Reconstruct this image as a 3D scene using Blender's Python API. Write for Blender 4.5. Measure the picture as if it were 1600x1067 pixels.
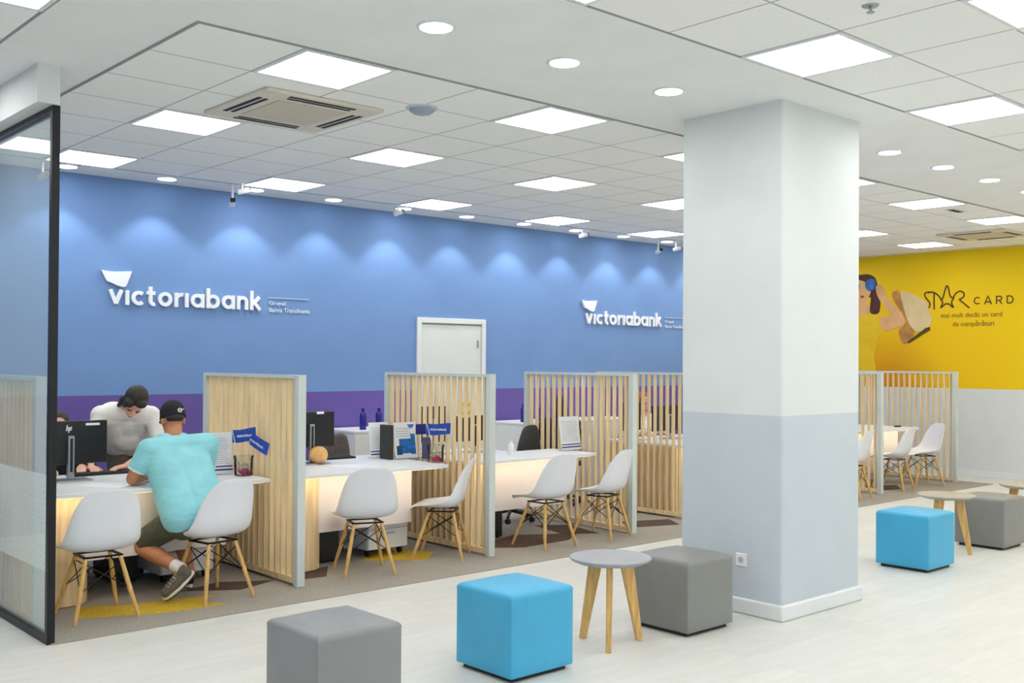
import bpy, bmesh, math, random
from mathutils import Vector, Matrix, Euler, Quaternion
random.seed(7)
PI = math.pi
SC = bpy.context.scene
COL = SC.collection
for o in list(bpy.data.objects): bpy.data.objects.remove(o)

# ------------------------------------------------------------------ camera
CAM_H = 1.62
cd = bpy.data.cameras.new('camera'); cam = bpy.data.objects.new('camera', cd); COL.objects.link(cam)
YAW, PITCH, ROLL = .7329, .0111, .006
r_ = Vector((math.cos(YAW), -math.sin(YAW), 0)); f_ = Vector((math.sin(YAW), math.cos(YAW), 0)); u_ = Vector((0, 0, 1))
f2 = f_ * math.cos(PITCH) + u_ * math.sin(PITCH); u2 = -f_ * math.sin(PITCH) + u_ * math.cos(PITCH)
r3 = r_ * math.cos(ROLL) + u2 * math.sin(ROLL); u3 = -r_ * math.sin(ROLL) + u2 * math.cos(ROLL)
cam.matrix_world = Matrix(((r3.x, u3.x, -f2.x, 0), (r3.y, u3.y, -f2.y, 0), (r3.z, u3.z, -f2.z, CAM_H), (0, 0, 0, 1)))
cd.sensor_width = 36; cd.lens = 1630.45 / 1600 * 36; cd.shift_y = 12.7 / 1600; cd.clip_start = .05; cd.clip_end = 100
SC.camera = cam

# ------------------------------------------------------------------ view, world, light levels
SC.view_settings.view_transform = 'Standard'; SC.view_settings.look = 'None'
SC.view_settings.gamma = 1; SC.view_settings.use_curve_mapping = False
SC.view_settings.exposure = -0.17
PANEL_E = 11.0        # emission of the ceiling light panels
DOWN_E = 14.0        # emission of the small downlight lenses
WALLSPOT_W = 38.0    # wall washing downlights
SOFSPOT_W = 10.0
STRIP_W = 1.6        # LED strip below each desk edge
w = bpy.data.worlds.new('world'); SC.world = w; w.use_nodes = True
w.node_tree.nodes['Background'].inputs[0].default_value = (.86, .93, 1, 1)
w.node_tree.nodes['Background'].inputs[1].default_value = 1.35

# ------------------------------------------------------------------ materials
def lin(c):
    return tuple(((v / 255) / 12.92 if v / 255 <= .04045 else ((v / 255 + .055) / 1.055) ** 2.4) for v in c) + (1,)
def mat(name, c, rough=.5, metal=0., vary=0., scale=8., bump=0., spec=.5, emit=None, es=0., stretch=None, coat=0.):
    m = bpy.data.materials.new(name); m.use_nodes = True
    nt = m.node_tree; b = nt.nodes['Principled BSDF']
    b.inputs['Base Color'].default_value = lin(c); b.inputs['Roughness'].default_value = rough
    b.inputs['Metallic'].default_value = metal; b.inputs['Specular IOR Level'].default_value = spec
    if coat: b.inputs['Coat Weight'].default_value = coat; b.inputs['Coat Roughness'].default_value = .1
    if emit: b.inputs['Emission Color'].default_value = lin(emit); b.inputs['Emission Strength'].default_value = es
    if vary or bump:
        tc = nt.nodes.new('ShaderNodeTexCoord'); mp = nt.nodes.new('ShaderNodeMapping')
        if stretch: mp.inputs['Scale'].default_value = stretch
        nt.links.new(tc.outputs['Object'], mp.inputs['Vector'])
        n = nt.nodes.new('ShaderNodeTexNoise'); n.inputs['Scale'].default_value = scale; n.inputs['Detail'].default_value = 5
        nt.links.new(mp.outputs['Vector'], n.inputs['Vector'])
        if vary:
            rp = nt.nodes.new('ShaderNodeValToRGB')
            rp.color_ramp.elements[0].position = .3; rp.color_ramp.elements[1].position = .7
            rp.color_ramp.elements[0].color = lin([max(0, v * (1 - vary)) for v in c])
            rp.color_ramp.elements[1].color = lin([min(255, v * (1 + vary)) for v in c])
            nt.links.new(n.outputs['Fac'], rp.inputs['Fac']); nt.links.new(rp.outputs['Color'], b.inputs['Base Color'])
        if bump:
            bp = nt.nodes.new('ShaderNodeBump'); bp.inputs['Strength'].default_value = bump; bp.inputs['Distance'].default_value = .01
            nt.links.new(n.outputs['Fac'], bp.inputs['Height']); nt.links.new(bp.outputs['Normal'], b.inputs['Normal'])
    return m
M = {}
M['plaster'] = mat('ceiling_plaster', (238, 240, 239), .9, vary=.01, scale=3, spec=.2)
M['white_wall'] = mat('white_wall_paint', (218, 224, 224), .75, vary=.008, scale=4, spec=.25)
M['grey_wall'] = mat('pale_grey_blue_wall_paint', (196, 205, 213), .7, vary=.008, scale=4, spec=.25)
M['blue_wall'] = mat('blue_wall_paint', (114, 148, 199), .7, vary=.012, scale=3, spec=.25)
M['purple_wall'] = mat('purple_wall_paint', (104, 88, 160), .7, vary=.012, scale=3, spec=.25)
M['white'] = mat('white_laminate', (232, 234, 236), .35, vary=.006, scale=6)
M['cream'] = mat('cream_panel_laminate', (232, 224, 220), .45, vary=.012, scale=2)
M['trim'] = mat('white_trim_paint', (226, 230, 232), .5, vary=.006, scale=6)
M['post'] = mat('pale_grey_post_paint', (204, 212, 209), .5, vary=.01, scale=6)
M['slat'] = mat('light_oak_slat', (232, 208, 164), .5, vary=.06, scale=22, stretch=(1.2, 1.2, .12))
M['birch'] = mat('birch_veneer', (228, 202, 158), .45, vary=.07, scale=9, stretch=(3, 3, .25))
M['leg_wood'] = mat('beech_leg_wood', (214, 172, 104), .4, vary=.10, scale=26, stretch=(2.5, 2.5, .25))
M['shell'] = mat('white_plastic_shell', (228, 231, 238), .32, vary=.006, scale=5, coat=.15)
M['wire'] = mat('black_steel_wire', (22, 22, 24), .4, .6, vary=.1)
M['black'] = mat('black_plastic', (20, 21, 23), .4, vary=.15, scale=12)
M['black_frame'] = mat('black_aluminium_frame', (24, 26, 28), .4, .3, vary=.12, scale=12)
M['dark_grey'] = mat('dark_grey_fabric', (58, 58, 58), .85, vary=.12, scale=40, bump=.2)
M['silver'] = mat('brushed_silver_metal', (168, 172, 178), .3, .9, vary=.05, scale=20)
M['blue_vinyl'] = mat('turquoise_blue_vinyl', (64, 170, 214), .38, vary=.03, scale=3, bump=.05)
M['grey_vinyl'] = mat('grey_vinyl', (138, 141, 143), .42, vary=.035, scale=3, bump=.05)
M['taupe_vinyl'] = mat('taupe_grey_vinyl', (132, 133, 131), .42, vary=.035, scale=3, bump=.05)
M['table_grey'] = mat('grey_stone_look_tabletop', (160, 162, 168), .38, vary=.05, scale=5)
M['table_taupe'] = mat('grey_oak_tabletop', (170, 164, 152), .38, vary=.10, scale=6, stretch=(1, 5, 1))
M['carpet'] = mat('taupe_carpet', (160, 154, 145), .97, vary=.09, scale=120, bump=.35, spec=.1)
M['carpet_yellow'] = mat('mustard_carpet', (200, 168, 62), .97, vary=.12, scale=90, bump=.35, spec=.1)
M['carpet_brown'] = mat('brown_carpet', (92, 76, 68), .97, vary=.15, scale=90, bump=.35, spec=.1)
M['paper'] = mat('white_paper', (236, 238, 242), .6, vary=.008)
M['ink'] = mat('grey_print', (188, 190, 200), .7, vary=.1)
M['navy'] = mat('navy_blue_plastic', (28, 34, 132), .35, vary=.08)
M['flag_blue'] = mat('royal_blue_flag_cloth', (30, 78, 178), .6, vary=.12, scale=14)
M['print_blue'] = mat('blue_poster_print', (32, 110, 182), .5, vary=.25, scale=25)
M['print_teal'] = mat('dark_teal_poster_print', (18, 72, 110), .5, vary=.25, scale=25)
M['candy'] = mat('red_sweets', (176, 60, 92), .5, vary=.4, scale=60)
M['candy_pale'] = mat('pale_sweets', (214, 190, 160), .5, vary=.3, scale=60)
M['orange_ball'] = mat('peach_orange_rubber', (232, 178, 112), .5, vary=.12, scale=14)
M['beige_ac'] = mat('cream_air_conditioner_plastic', (220, 213, 196), .5, vary=.02)
M['beige_ac2'] = mat('warm_beige_grille_plastic', (206, 197, 174), .55, vary=.03, scale=40)
M['slot'] = mat('dark_slot', (30, 30, 30), .7, vary=.1)
M['dome'] = mat('smoked_grey_dome', (150, 158, 172), .2, vary=.04)
M['skin'] = mat('tanned_skin', (190, 128, 92), .55, vary=.06, scale=20)
M['skin_pale'] = mat('pale_skin', (224, 172, 146), .55, vary=.05, scale=20)
M['hair'] = mat('dark_brown_hair', (34, 24, 22), .55, vary=.35, scale=40, stretch=(1, 1, .3), bump=.5)
M['hair_auburn'] = mat('auburn_hair', (150, 88, 44), .55, vary=.3, scale=40, bump=.4)
M['shirt_aqua'] = mat('aqua_cotton', (146, 214, 224), .85, vary=.03, scale=6, bump=.9, stretch=(1, 1, 2.8))
M['trim_aqua'] = mat('pale_aqua_knit_trim', (206, 228, 226), .85, vary=.05, scale=60)
M['shorts'] = mat('olive_drab_cotton', (78, 80, 66), .9, vary=.12, scale=22, bump=.3)
M['blouse'] = mat('off_white_cotton', (238, 236, 231), .85, vary=.03, scale=7, bump=1.0, stretch=(1, 1, 2.2))
M['trousers'] = mat('grey_brown_cloth', (112, 104, 96), .9, vary=.1, scale=22)
M['cap'] = mat('black_cotton_cap', (24, 22, 28), .8, vary=.15, scale=30)
M['shoe'] = mat('grey_canvas', (98, 92, 84), .85, vary=.12, scale=60)
M['rubber'] = mat('white_rubber_sole', (232, 230, 224), .6, vary=.03)
M['dark_cloth'] = mat('dark_cloth', (40, 38, 44), .9, vary=.15, scale=22)
M['eye'] = mat('dark_eye', (26, 20, 18), .2, vary=.1)
M['lip'] = mat('muted_lip', (176, 96, 88), .5, vary=.05)
M['yellow_card'] = mat('yellow_card', (222, 200, 120), .6, vary=.05)
M['sign_white'] = mat('white_acrylic_lettering', (236, 240, 246), .35, vary=.01)
M['sign_pale'] = mat('pale_blue_white_print', (200, 214, 236), .5, vary=.01)
M['ink_brown'] = mat('dark_brown_print', (70, 48, 18), .6, vary=.08)
M['warm_led'] = mat('warm_led_strip', (255, 230, 190), .5, emit=(255, 214, 160), es=2.2, vary=.01)

def panel_mat():
    m = mat('light_panel_diffuser', (255, 255, 255), .6, emit=(255, 252, 247), es=PANEL_E, vary=.001); return m
M['panel'] = panel_mat()
M['lens'] = mat('downlight_lens', (255, 255, 255), .6, emit=(252, 252, 255), es=DOWN_E, vary=.001)

def grid_mat(name, c, cl, ox, oy, s=.6, lw=.011):
    """mineral ceiling tiles with their joints, in object coordinates"""
    m = mat(name, c, .92, spec=.15); nt = m.node_tree; b = nt.nodes['Principled BSDF']
    tc = nt.nodes.new('ShaderNodeTexCoord'); sp = nt.nodes.new('ShaderNodeSeparateXYZ'); nt.links.new(tc.outputs['Object'], sp.inputs[0])
    def mth(op, a, bb=None):
        n = nt.nodes.new('ShaderNodeMath'); n.operation = op
        for i, v in enumerate((a, bb)):
            if v is None: continue
            if isinstance(v, (int, float)): n.inputs[i].default_value = v
            else: nt.links.new(v, n.inputs[i])
        return n.outputs[0]
    fs = []
    for ax, o in (('X', ox), ('Y', oy)):
        v = mth('PINGPONG', mth('SUBTRACT', sp.outputs[ax], o), s / 2)
        fs.append(mth('LESS_THAN', v, lw / 2 + .0005))
    line = mth('MAXIMUM', fs[0], fs[1])
    n = nt.nodes.new('ShaderNodeTexNoise'); n.inputs['Scale'].default_value = 90; nt.links.new(tc.outputs['Object'], n.inputs['Vector'])
    rp = nt.nodes.new('ShaderNodeValToRGB'); rp.color_ramp.elements[0].color = lin([v * .975 for v in c]); rp.color_ramp.elements[1].color = lin([min(255, v * 1.02) for v in c])
    nt.links.new(n.outputs['Fac'], rp.inputs['Fac'])
    mx = nt.nodes.new('ShaderNodeMix'); mx.data_type = 'RGBA'
    nt.links.new(line, mx.inputs['Factor']); nt.links.new(rp.outputs['Color'], mx.inputs[6]); mx.inputs[7].default_value = lin(cl)
    nt.links.new(mx.outputs[2], b.inputs['Base Color'])
    return m
M['tiles_a'] = grid_mat('ceiling_tiles', (246, 247, 244), (184, 186, 185), 2.27, 4.838)
M['tiles_b'] = grid_mat('ceiling_tiles_front', (246, 247, 244), (184, 186, 185), 4.67, 3.36)
M['tiles_c'] = grid_mat('ceiling_tiles_left', (246, 247, 244), (184, 186, 185), 1.64, 5.18)

def floor_mat():
    m = mat('pale_stone_look_floor', (224, 224, 219), .42, spec=.45); nt = m.node_tree; b = nt.nodes['Principled BSDF']
    tc = nt.nodes.new('ShaderNodeTexCoord')
    br = nt.nodes.new('ShaderNodeTexBrick'); br.inputs['Scale'].default_value = 1
    br.inputs['Brick Width'].default_value = 1.2; br.inputs['Row Height'].default_value = .2; br.inputs['Mortar Size'].default_value = .0015
    br.inputs['Color1'].default_value = lin((218, 218, 213)); br.inputs['Color2'].default_value = lin((211, 212, 208)); br.inputs['Mortar'].default_value = lin((198, 199, 196))
    nt.links.new(tc.outputs['Object'], br.inputs['Vector'])
    mp = nt.nodes.new('ShaderNodeMapping'); mp.inputs['Scale'].default_value = (.7, 3, 1); nt.links.new(tc.outputs['Object'], mp.inputs[0])
    n = nt.nodes.new('ShaderNodeTexNoise'); n.inputs['Scale'].default_value = 5; n.inputs['Detail'].default_value = 8; nt.links.new(mp.outputs[0], n.inputs['Vector'])
    rp = nt.nodes.new('ShaderNodeValToRGB'); rp.color_ramp.elements[0].position = .35; rp.color_ramp.elements[1].position = .65
    rp.color_ramp.elements[0].color = (.94, .94, .93, 1); rp.color_ramp.elements[1].color = (1, 1, 1, 1)
    nt.links.new(n.outputs['Fac'], rp.inputs['Fac'])
    mx = nt.nodes.new('ShaderNodeMix'); mx.data_type = 'RGBA'; mx.blend_type = 'MULTIPLY'; mx.inputs['Factor'].default_value = 1
    nt.links.new(br.outputs['Color'], mx.inputs[6]); nt.links.new(rp.outputs['Color'], mx.inputs[7]); nt.links.new(mx.outputs[2], b.inputs['Base Color'])
    return m
M['floor'] = floor_mat()

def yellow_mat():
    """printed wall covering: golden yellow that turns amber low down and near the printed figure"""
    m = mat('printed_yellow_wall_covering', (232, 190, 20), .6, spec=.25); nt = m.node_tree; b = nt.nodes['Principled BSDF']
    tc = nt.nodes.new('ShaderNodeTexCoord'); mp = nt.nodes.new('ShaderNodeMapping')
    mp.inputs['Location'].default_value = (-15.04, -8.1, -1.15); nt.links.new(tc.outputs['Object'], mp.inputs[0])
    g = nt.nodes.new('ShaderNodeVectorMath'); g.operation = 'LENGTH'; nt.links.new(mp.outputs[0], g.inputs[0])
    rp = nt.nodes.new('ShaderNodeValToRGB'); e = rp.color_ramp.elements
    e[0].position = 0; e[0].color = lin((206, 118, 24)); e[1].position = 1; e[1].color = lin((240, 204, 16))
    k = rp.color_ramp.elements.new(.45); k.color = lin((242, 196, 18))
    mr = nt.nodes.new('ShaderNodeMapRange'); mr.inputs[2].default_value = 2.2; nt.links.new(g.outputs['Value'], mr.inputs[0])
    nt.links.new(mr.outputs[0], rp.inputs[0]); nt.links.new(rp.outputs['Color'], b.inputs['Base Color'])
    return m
M['yellow_wall'] = yellow_mat()

def glass_mat():
    m = bpy.data.materials.new('clear_partition_glass_with_dot_film'); m.use_nodes = True; nt = m.node_tree
    for n in list(nt.nodes): nt.nodes.remove(n)
    out = nt.nodes.new('ShaderNodeOutputMaterial')
    tr = nt.nodes.new('ShaderNodeBsdfTransparent'); tr.inputs[0].default_value = (.93, .97, .965, 1)
    gl = nt.nodes.new('ShaderNodeBsdfGlossy'); gl.inputs['Roughness'].default_value = .0
    lw = nt.nodes.new('ShaderNodeLayerWeight'); lw.inputs[0].default_value = .5
    pw = nt.nodes.new('ShaderNodeMath'); pw.operation = 'POWER'; pw.inputs[1].default_value = 4.5; nt.links.new(lw.outputs['Facing'], pw.inputs[0])
    fr = nt.nodes.new('ShaderNodeMath'); fr.operation = 'MULTIPLY_ADD'; fr.inputs[1].default_value = .9; fr.inputs[2].default_value = .03; nt.links.new(pw.outputs[0], fr.inputs[0])
    m1 = nt.nodes.new('ShaderNodeMixShader'); nt.links.new(fr.outputs[0], m1.inputs[0]); nt.links.new(tr.outputs[0], m1.inputs[1]); nt.links.new(gl.outputs[0], m1.inputs[2])
    df = nt.nodes.new('ShaderNodeBsdfDiffuse'); df.inputs[0].default_value = (.82, .88, .87, 1)
    tc = nt.nodes.new('ShaderNodeTexCoord'); sp = nt.nodes.new('ShaderNodeSeparateXYZ'); nt.links.new(tc.outputs['Object'], sp.inputs[0])
    def mth(op, a, bb=None, c=None):
        n = nt.nodes.new('ShaderNodeMath'); n.operation = op
        for i, v in enumerate((a, bb, c)):
            if v is None: continue
            if isinstance(v, (int, float)): n.inputs[i].default_value = v
            else: nt.links.new(v, n.inputs[i])
        return n.outputs[0]
    s = .034
    a = mth('ADD', sp.outputs['Y'], sp.outputs['Z']); d = mth('SUBTRACT', sp.outputs['Y'], sp.outputs['Z'])
    pa = mth('PINGPONG', a, s / 2); pd = mth('PINGPONG', d, s / 2)
    dist = mth('MAXIMUM', pa, pd)
    band = mth('MULTIPLY', mth('GREATER_THAN', sp.outputs['Z'], .40), mth('LESS_THAN', sp.outputs['Z'], .95))
    dots = mth('MULTIPLY', mth('LESS_THAN', dist, s * .36), band)
    fac = mth('ADD', mth('MULTIPLY', dots, .75), .12)
    m2 = nt.nodes.new('ShaderNodeMixShader'); nt.links.new(fac, m2.inputs[0]); nt.links.new(m1.outputs[0], m2.inputs[1]); nt.links.new(df.outputs[0], m2.inputs[2])
    nt.links.new(m2.outputs[0], out.inputs[0])
    return m
M['glass'] = glass_mat()
def jar_mat():
    m = bpy.data.materials.new('clear_jar_glass'); m.use_nodes = True; nt = m.node_tree
    for n in list(nt.nodes): nt.nodes.remove(n)
    out = nt.nodes.new('ShaderNodeOutputMaterial'); tr = nt.nodes.new('ShaderNodeBsdfTransparent'); tr.inputs[0].default_value = (.93, .95, .95, 1)
    gl = nt.nodes.new('ShaderNodeBsdfGlossy'); gl.inputs['Roughness'].default_value = .05
    lw = nt.nodes.new('ShaderNodeLayerWeight'); lw.inputs[0].default_value = .25
    mx = nt.nodes.new('ShaderNodeMixShader'); nt.links.new(lw.outputs['Fresnel'], mx.inputs[0]); nt.links.new(tr.outputs[0], mx.inputs[1]); nt.links.new(gl.outputs[0], mx.inputs[2])
    nt.links.new(mx.outputs[0], out.inputs[0]); return m
M['jar'] = jar_mat()

# ------------------------------------------------------------------ mesh helpers
class MB:
    """collects shapes; build() links them as ONE mesh object"""
    def __init__(s): s.v = []; s.f = []; s.mi = []; s.m = Matrix()
    def add(s, vs, fs, mi=0):
        n = len(s.v); s.v += [tuple(s.m @ Vector(v)) for v in vs]; s.f += [tuple(i + n for i in f) for f in fs]; s.mi += [mi] * len(fs); return s
    def box(s, x0, x1, y0, y1, z0, z1, mi=0):
        v = [(x, y, z) for z in (z0, z1) for y in (y0, y1) for x in (x0, x1)]
        return s.add(v, [(0, 2, 3, 1), (4, 5, 7, 6), (0, 1, 5, 4), (2, 6, 7, 3), (0, 4, 6, 2), (1, 3, 7, 5)], mi)
    def tube(s, pts, rad, n=10, mi=0, caps=True):
        pts = [Vector(p) for p in pts]; k = len(pts)
        if not hasattr(rad, '__len__'): rad = [rad] * k
        vs = []; up = None
        for i, p in enumerate(pts):
            t = (pts[min(i + 1, k - 1)] - pts[max(i - 1, 0)]).normalized()
            if up is None: up = t.orthogonal().normalized()
            else: up = (up - t * up.dot(t)).normalized()
            b = t.cross(up)
            for j in range(n):
                a = 2 * PI * j / n; vs.append(p + (up * math.cos(a) + b * math.sin(a)) * rad[i])
        fs = [(i * n + j, i * n + (j + 1) % n, (i + 1) * n + (j + 1) % n, (i + 1) * n + j) for i in range(k - 1) for j in range(n)]
        if caps: fs += [tuple(range(n))[::-1], tuple(range((k - 1) * n, k * n))]
        return s.add(vs, fs, mi)
    def lathe(s, prof, c=(0, 0, 0), n=24, mi=0):
        """prof: (radius, z) from bottom to top"""
        k = len(prof); vs = [(c[0] + r * math.cos(2 * PI * j / n), c[1] + r * math.sin(2 * PI * j / n), c[2] + z) for r, z in prof for j in range(n)]
        fs = [(i * n + j, i * n + (j + 1) % n, (i + 1) * n + (j + 1) % n, (i + 1) * n + j) for i in range(k - 1) for j in range(n)]
        fs += [tuple(range(n))[::-1], tuple(range((k - 1) * n, k * n))]
        return s.add(vs, fs, mi)
    def prism(s, poly, z0, z1, mi=0):
        n = len(poly); vs = [(x, y, z0) for x, y in poly] + [(x, y, z1) for x, y in poly]
        fs = [tuple(range(n))[::-1], tuple(range(n, 2 * n))] + [(i, (i + 1) % n, n + (i + 1) % n, n + i) for i in range(n)]
        return s.add(vs, fs, mi)
    def ell(s, c, r, rot=None, n=20, k=14, mi=0):
        R = rot if rot is not None else Matrix.Identity(3)
        vs = []
        for i in range(k + 1):
            t = PI * i / k
            for j in range(n):
                a = 2 * PI * j / n
                vs.append(Vector(c) + R @ Vector((r[0] * math.sin(t) * math.cos(a), r[1] * math.sin(t) * math.sin(a), r[2] * math.cos(t))))
        fs = [(i * n + j, (i + 1) * n + j, (i + 1) * n + (j + 1) % n, i * n + (j + 1) % n) for i in range(k) for j in range(n)]
        return s.add(vs, fs, mi)
    def cap(s, a, b, ra, rb, flat=False, n=16):
        """limb: tapered segment, round ended unless flat"""
        a = Vector(a); b = Vector(b); t = (b - a); L = t.length; t.normalize(); pts = []; rr = []
        if not flat:
            for q in (-.98, -.85, -.6, -.3): pts.append(a + t * ra * q); rr.append(ra * math.sqrt(1 - q * q))
        pts += [a, b]; rr += [ra, rb]
        if not flat:
            for q in (.3, .6, .85, .98): pts.append(b + t * rb * q); rr.append(rb * math.sqrt(1 - q * q))
        return s.tube(pts, rr, n)
    def build(s, name, mats, parent=None, smooth=False, bevel=0, seg=2, sub=0, weld=False):
        me = bpy.data.meshes.new(name); me.from_pydata(s.v, [], s.f)
        if not isinstance(mats, (list, tuple)): mats = [mats]
        for m in mats: me.materials.append(m)
        me.polygons.foreach_set('material_index', s.mi)
        bm = bmesh.new(); bm.from_mesh(me)
        if weld: bmesh.ops.remove_doubles(bm, verts=bm.verts, dist=1e-5)
        bmesh.ops.recalc_face_normals(bm, faces=bm.faces); bm.to_mesh(me); bm.free()
        if smooth:
            me.polygons.foreach_set('use_smooth', [True] * len(me.polygons))
            if smooth != 'all': me.set_sharp_from_angle(angle=math.radians(40))
        o = bpy.data.objects.new(name, me); COL.objects.link(o); o.parent = parent
        if bevel:
            b = o.modifiers.new('bevel', 'BEVEL'); b.width = bevel; b.segments = seg; b.limit_method = 'ANGLE'; b.angle_limit = math.radians(40)
        if sub:
            b = o.modifiers.new('sub', 'SUBSURF'); b.levels = sub; b.render_levels = sub
        return o
def tag(o, label=None, cat=None, group=None, kind=None):
    if label: o['label'] = label
    if cat: o['category'] = cat
    if group: o['group'] = group
    if kind: o['kind'] = kind
    return o
def thing(name, label, cat, loc=(0, 0, 0), rz=0, group=None):
    o = bpy.data.objects.new(name, None); COL.objects.link(o); o.location = loc; o.rotation_euler = (0, 0, rz); o.empty_display_size = .1
    return tag(o, label, cat, group)
def kids(o): return [c for c in bpy.data.objects if c.parent == o]
def dup(root, loc=None, rz=None, label=None, group=None, parent=None):
    r = root.copy(); COL.objects.link(r); r.parent = parent
    if loc is not None: r.location = loc
    if rz is not None: r.rotation_euler = (0, 0, rz)
    if label: r['label'] = label
    if group: r['group'] = group
    for ch in kids(root): dup(ch, parent=r)
    return r
def struct(o): o['kind'] = 'structure'; return o

# ------------------------------------------------------------------ room shell
WALL_Y, WALL_X, CEIL = 9.55, 15.04, 3.28
XL, YF = -4.0, -3.5
struct(MB().box(XL - .2, WALL_X + .2, YF - .2, WALL_Y + .2, -.1, 0).build('floor', M['floor']))
wb = MB().box(XL, WALL_X + .2, WALL_Y, WALL_Y + .2, 1.287, CEIL + .15, 0).box(XL, WALL_X + .2, WALL_Y, WALL_Y + .2, 0, 1.287, 1)
struct(wb.build('wall_back', [M['blue_wall'], M['purple_wall']]))
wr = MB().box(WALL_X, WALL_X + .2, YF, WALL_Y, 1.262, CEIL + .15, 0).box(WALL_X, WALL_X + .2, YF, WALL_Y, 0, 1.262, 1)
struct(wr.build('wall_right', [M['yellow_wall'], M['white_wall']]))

# unseen front wall behind the camera: wide windows added to fill the room with daylight
wf = MB().box(XL, WALL_X, YF - .2, YF, 0, .35).box(XL, WALL_X, YF - .2, YF, 3.0, CEIL + .15); WINX = [(-3.4, -.4), (.4, 3.4), (4.2, 7.2), (8.0, 11.0), (11.8, 14.6)]
xx = XL
for a0, a1 in WINX: wf.box(xx, a0, YF - .2, YF, .35, 3.0); xx = a1
wf.box(xx, WALL_X, YF - .2, YF, .35, 3.0)
struct(wf.build('wall_front', M['white_wall']))
wl = MB().box(XL - .2, XL, YF, WALL_Y, 0, .35).box(XL - .2, XL, YF, WALL_Y, 3.0, CEIL + .15); yy = YF; WINY = [(-3.0, -.2), (.6, 3.4)]  # unseen openings added here to brighten left-facing surfaces and the ceiling
for a0, a1 in WINY: wl.box(XL - .2, XL, yy, a0, .35, 3.0); yy = a1
wl.box(XL - .2, XL, yy, WALL_Y, .35, 3.0)
struct(wl.build('wall_left', M['white_wall']))
for i, (a0, a1) in enumerate(WINY):
    m = MB(); y0, y1 = XL - .13, XL - .07
    m.box(y0, y1, a0, a0 + .06, .35, 3.0).box(y0, y1, a1 - .06, a1, .35, 3.0).box(y0, y1, a0 + .06, a1 - .06, .35, .41).box(y0, y1, a0 + .06, a1 - .06, 2.94, 3.0).box(y0, y1, (a0 + a1) / 2 - .03, (a0 + a1) / 2 + .03, .41, 2.94)
    struct(m.build('added_window_%d' % (i + 6), M['trim']))
    l = bpy.data.lights.new('daylight_portal', 'AREA'); l.shape = 'RECTANGLE'; l.size = 2.65; l.size_y = a1 - a0; l.cycles.is_portal = True
    lo = bpy.data.objects.new('daylight_portal', l); COL.objects.link(lo); lo.location = (XL - .15, (a0 + a1) / 2, 1.675); lo.rotation_euler = (0, -PI / 2, 0)
for i, (a0, a1) in enumerate(WINX):
    m = MB(); y0, y1 = YF - .13, YF - .07
    m.box(a0, a0 + .06, y0, y1, .35, 3.0).box(a1 - .06, a1, y0, y1, .35, 3.0).box(a0 + .06, a1 - .06, y0, y1, .35, .41).box(a0 + .06, a1 - .06, y0, y1, 2.94, 3.0).box((a0 + a1) / 2 - .03, (a0 + a1) / 2 + .03, y0, y1, .41, 2.94)
    struct(m.build('added_window_%d' % (i + 1), M['trim']))
    l = bpy.data.lights.new('daylight_portal', 'AREA'); l.shape = 'RECTANGLE'; l.size = a1 - a0; l.size_y = 2.65; l.cycles.is_portal = True
    lo = bpy.data.objects.new('daylight_portal', l); COL.objects.link(lo); lo.location = ((a0 + a1) / 2, YF - .15, 1.675); lo.rotation_euler = (-PI / 2, 0, PI)
struct(MB().box(WALL_X - .015, WALL_X, YF, WALL_Y, 0, .085).build('baseboard_right', M['trim'], bevel=.003))
bb = MB().box(XL, 7.13, WALL_Y - .015, WALL_Y, 0, .085).box(8.15, WALL_X, WALL_Y - .015, WALL_Y, 0, .085)
struct(bb.build('baseboard_back', M['trim'], bevel=.003))
# ceiling: smooth plaster with three fields of mineral tiles set 6 mm below it
struct(MB().box(XL - .2, WALL_X + .2, YF - .2, WALL_Y + .2, CEIL, CEIL + .15).build('ceiling', M['plaster']))
struct(MB().box(2.27, 14.87, 4.838, 9.038, CEIL - .006, CEIL).build('ceiling', M['tiles_a']))
struct(MB().box(1.07, 14.87, YF + .1, 3.36, CEIL - .006, CEIL).build('ceiling', M['tiles_b']))
struct(MB().box(XL + .1, 1.64, 3.38, 8.78, CEIL - .006, CEIL).build('ceiling', M['tiles_c']))
def edge_shadow_lines(x0, x1, y0, y1):
    t = .012
    m = MB().box(x0 - t, x1 + t, y0 - t, y0, CEIL - .009, CEIL).box(x0 - t, x1 + t, y1, y1 + t, CEIL - .009, CEIL)
    m.box(x0 - t, x0, y0, y1, CEIL - .009, CEIL).box(x1, x1 + t, y0, y1, CEIL - .009, CEIL); return m
M['shadow_line'] = mat('painted_edge_shadow_grey', (150, 154, 153), .6, vary=.03)  # grey strip paints the shadow line round each tile field
struct(edge_shadow_lines(2.27, 14.87, 4.838, 9.038).build('shadow_line_1', M['shadow_line']))
struct(edge_shadow_lines(1.07, 14.87, YF + .1, 3.36).build('shadow_line_2', M['shadow_line']))
struct(edge_shadow_lines(XL + .1, 1.64, 3.38, 8.78).build('shadow_line_3', M['shadow_line']))
# bulkhead above the glass partition
struct(MB().box(1.918, 2.042, 6.12, WALL_Y, 3.06, CEIL).build('wall_bulkhead', M['white_wall']))

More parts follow.
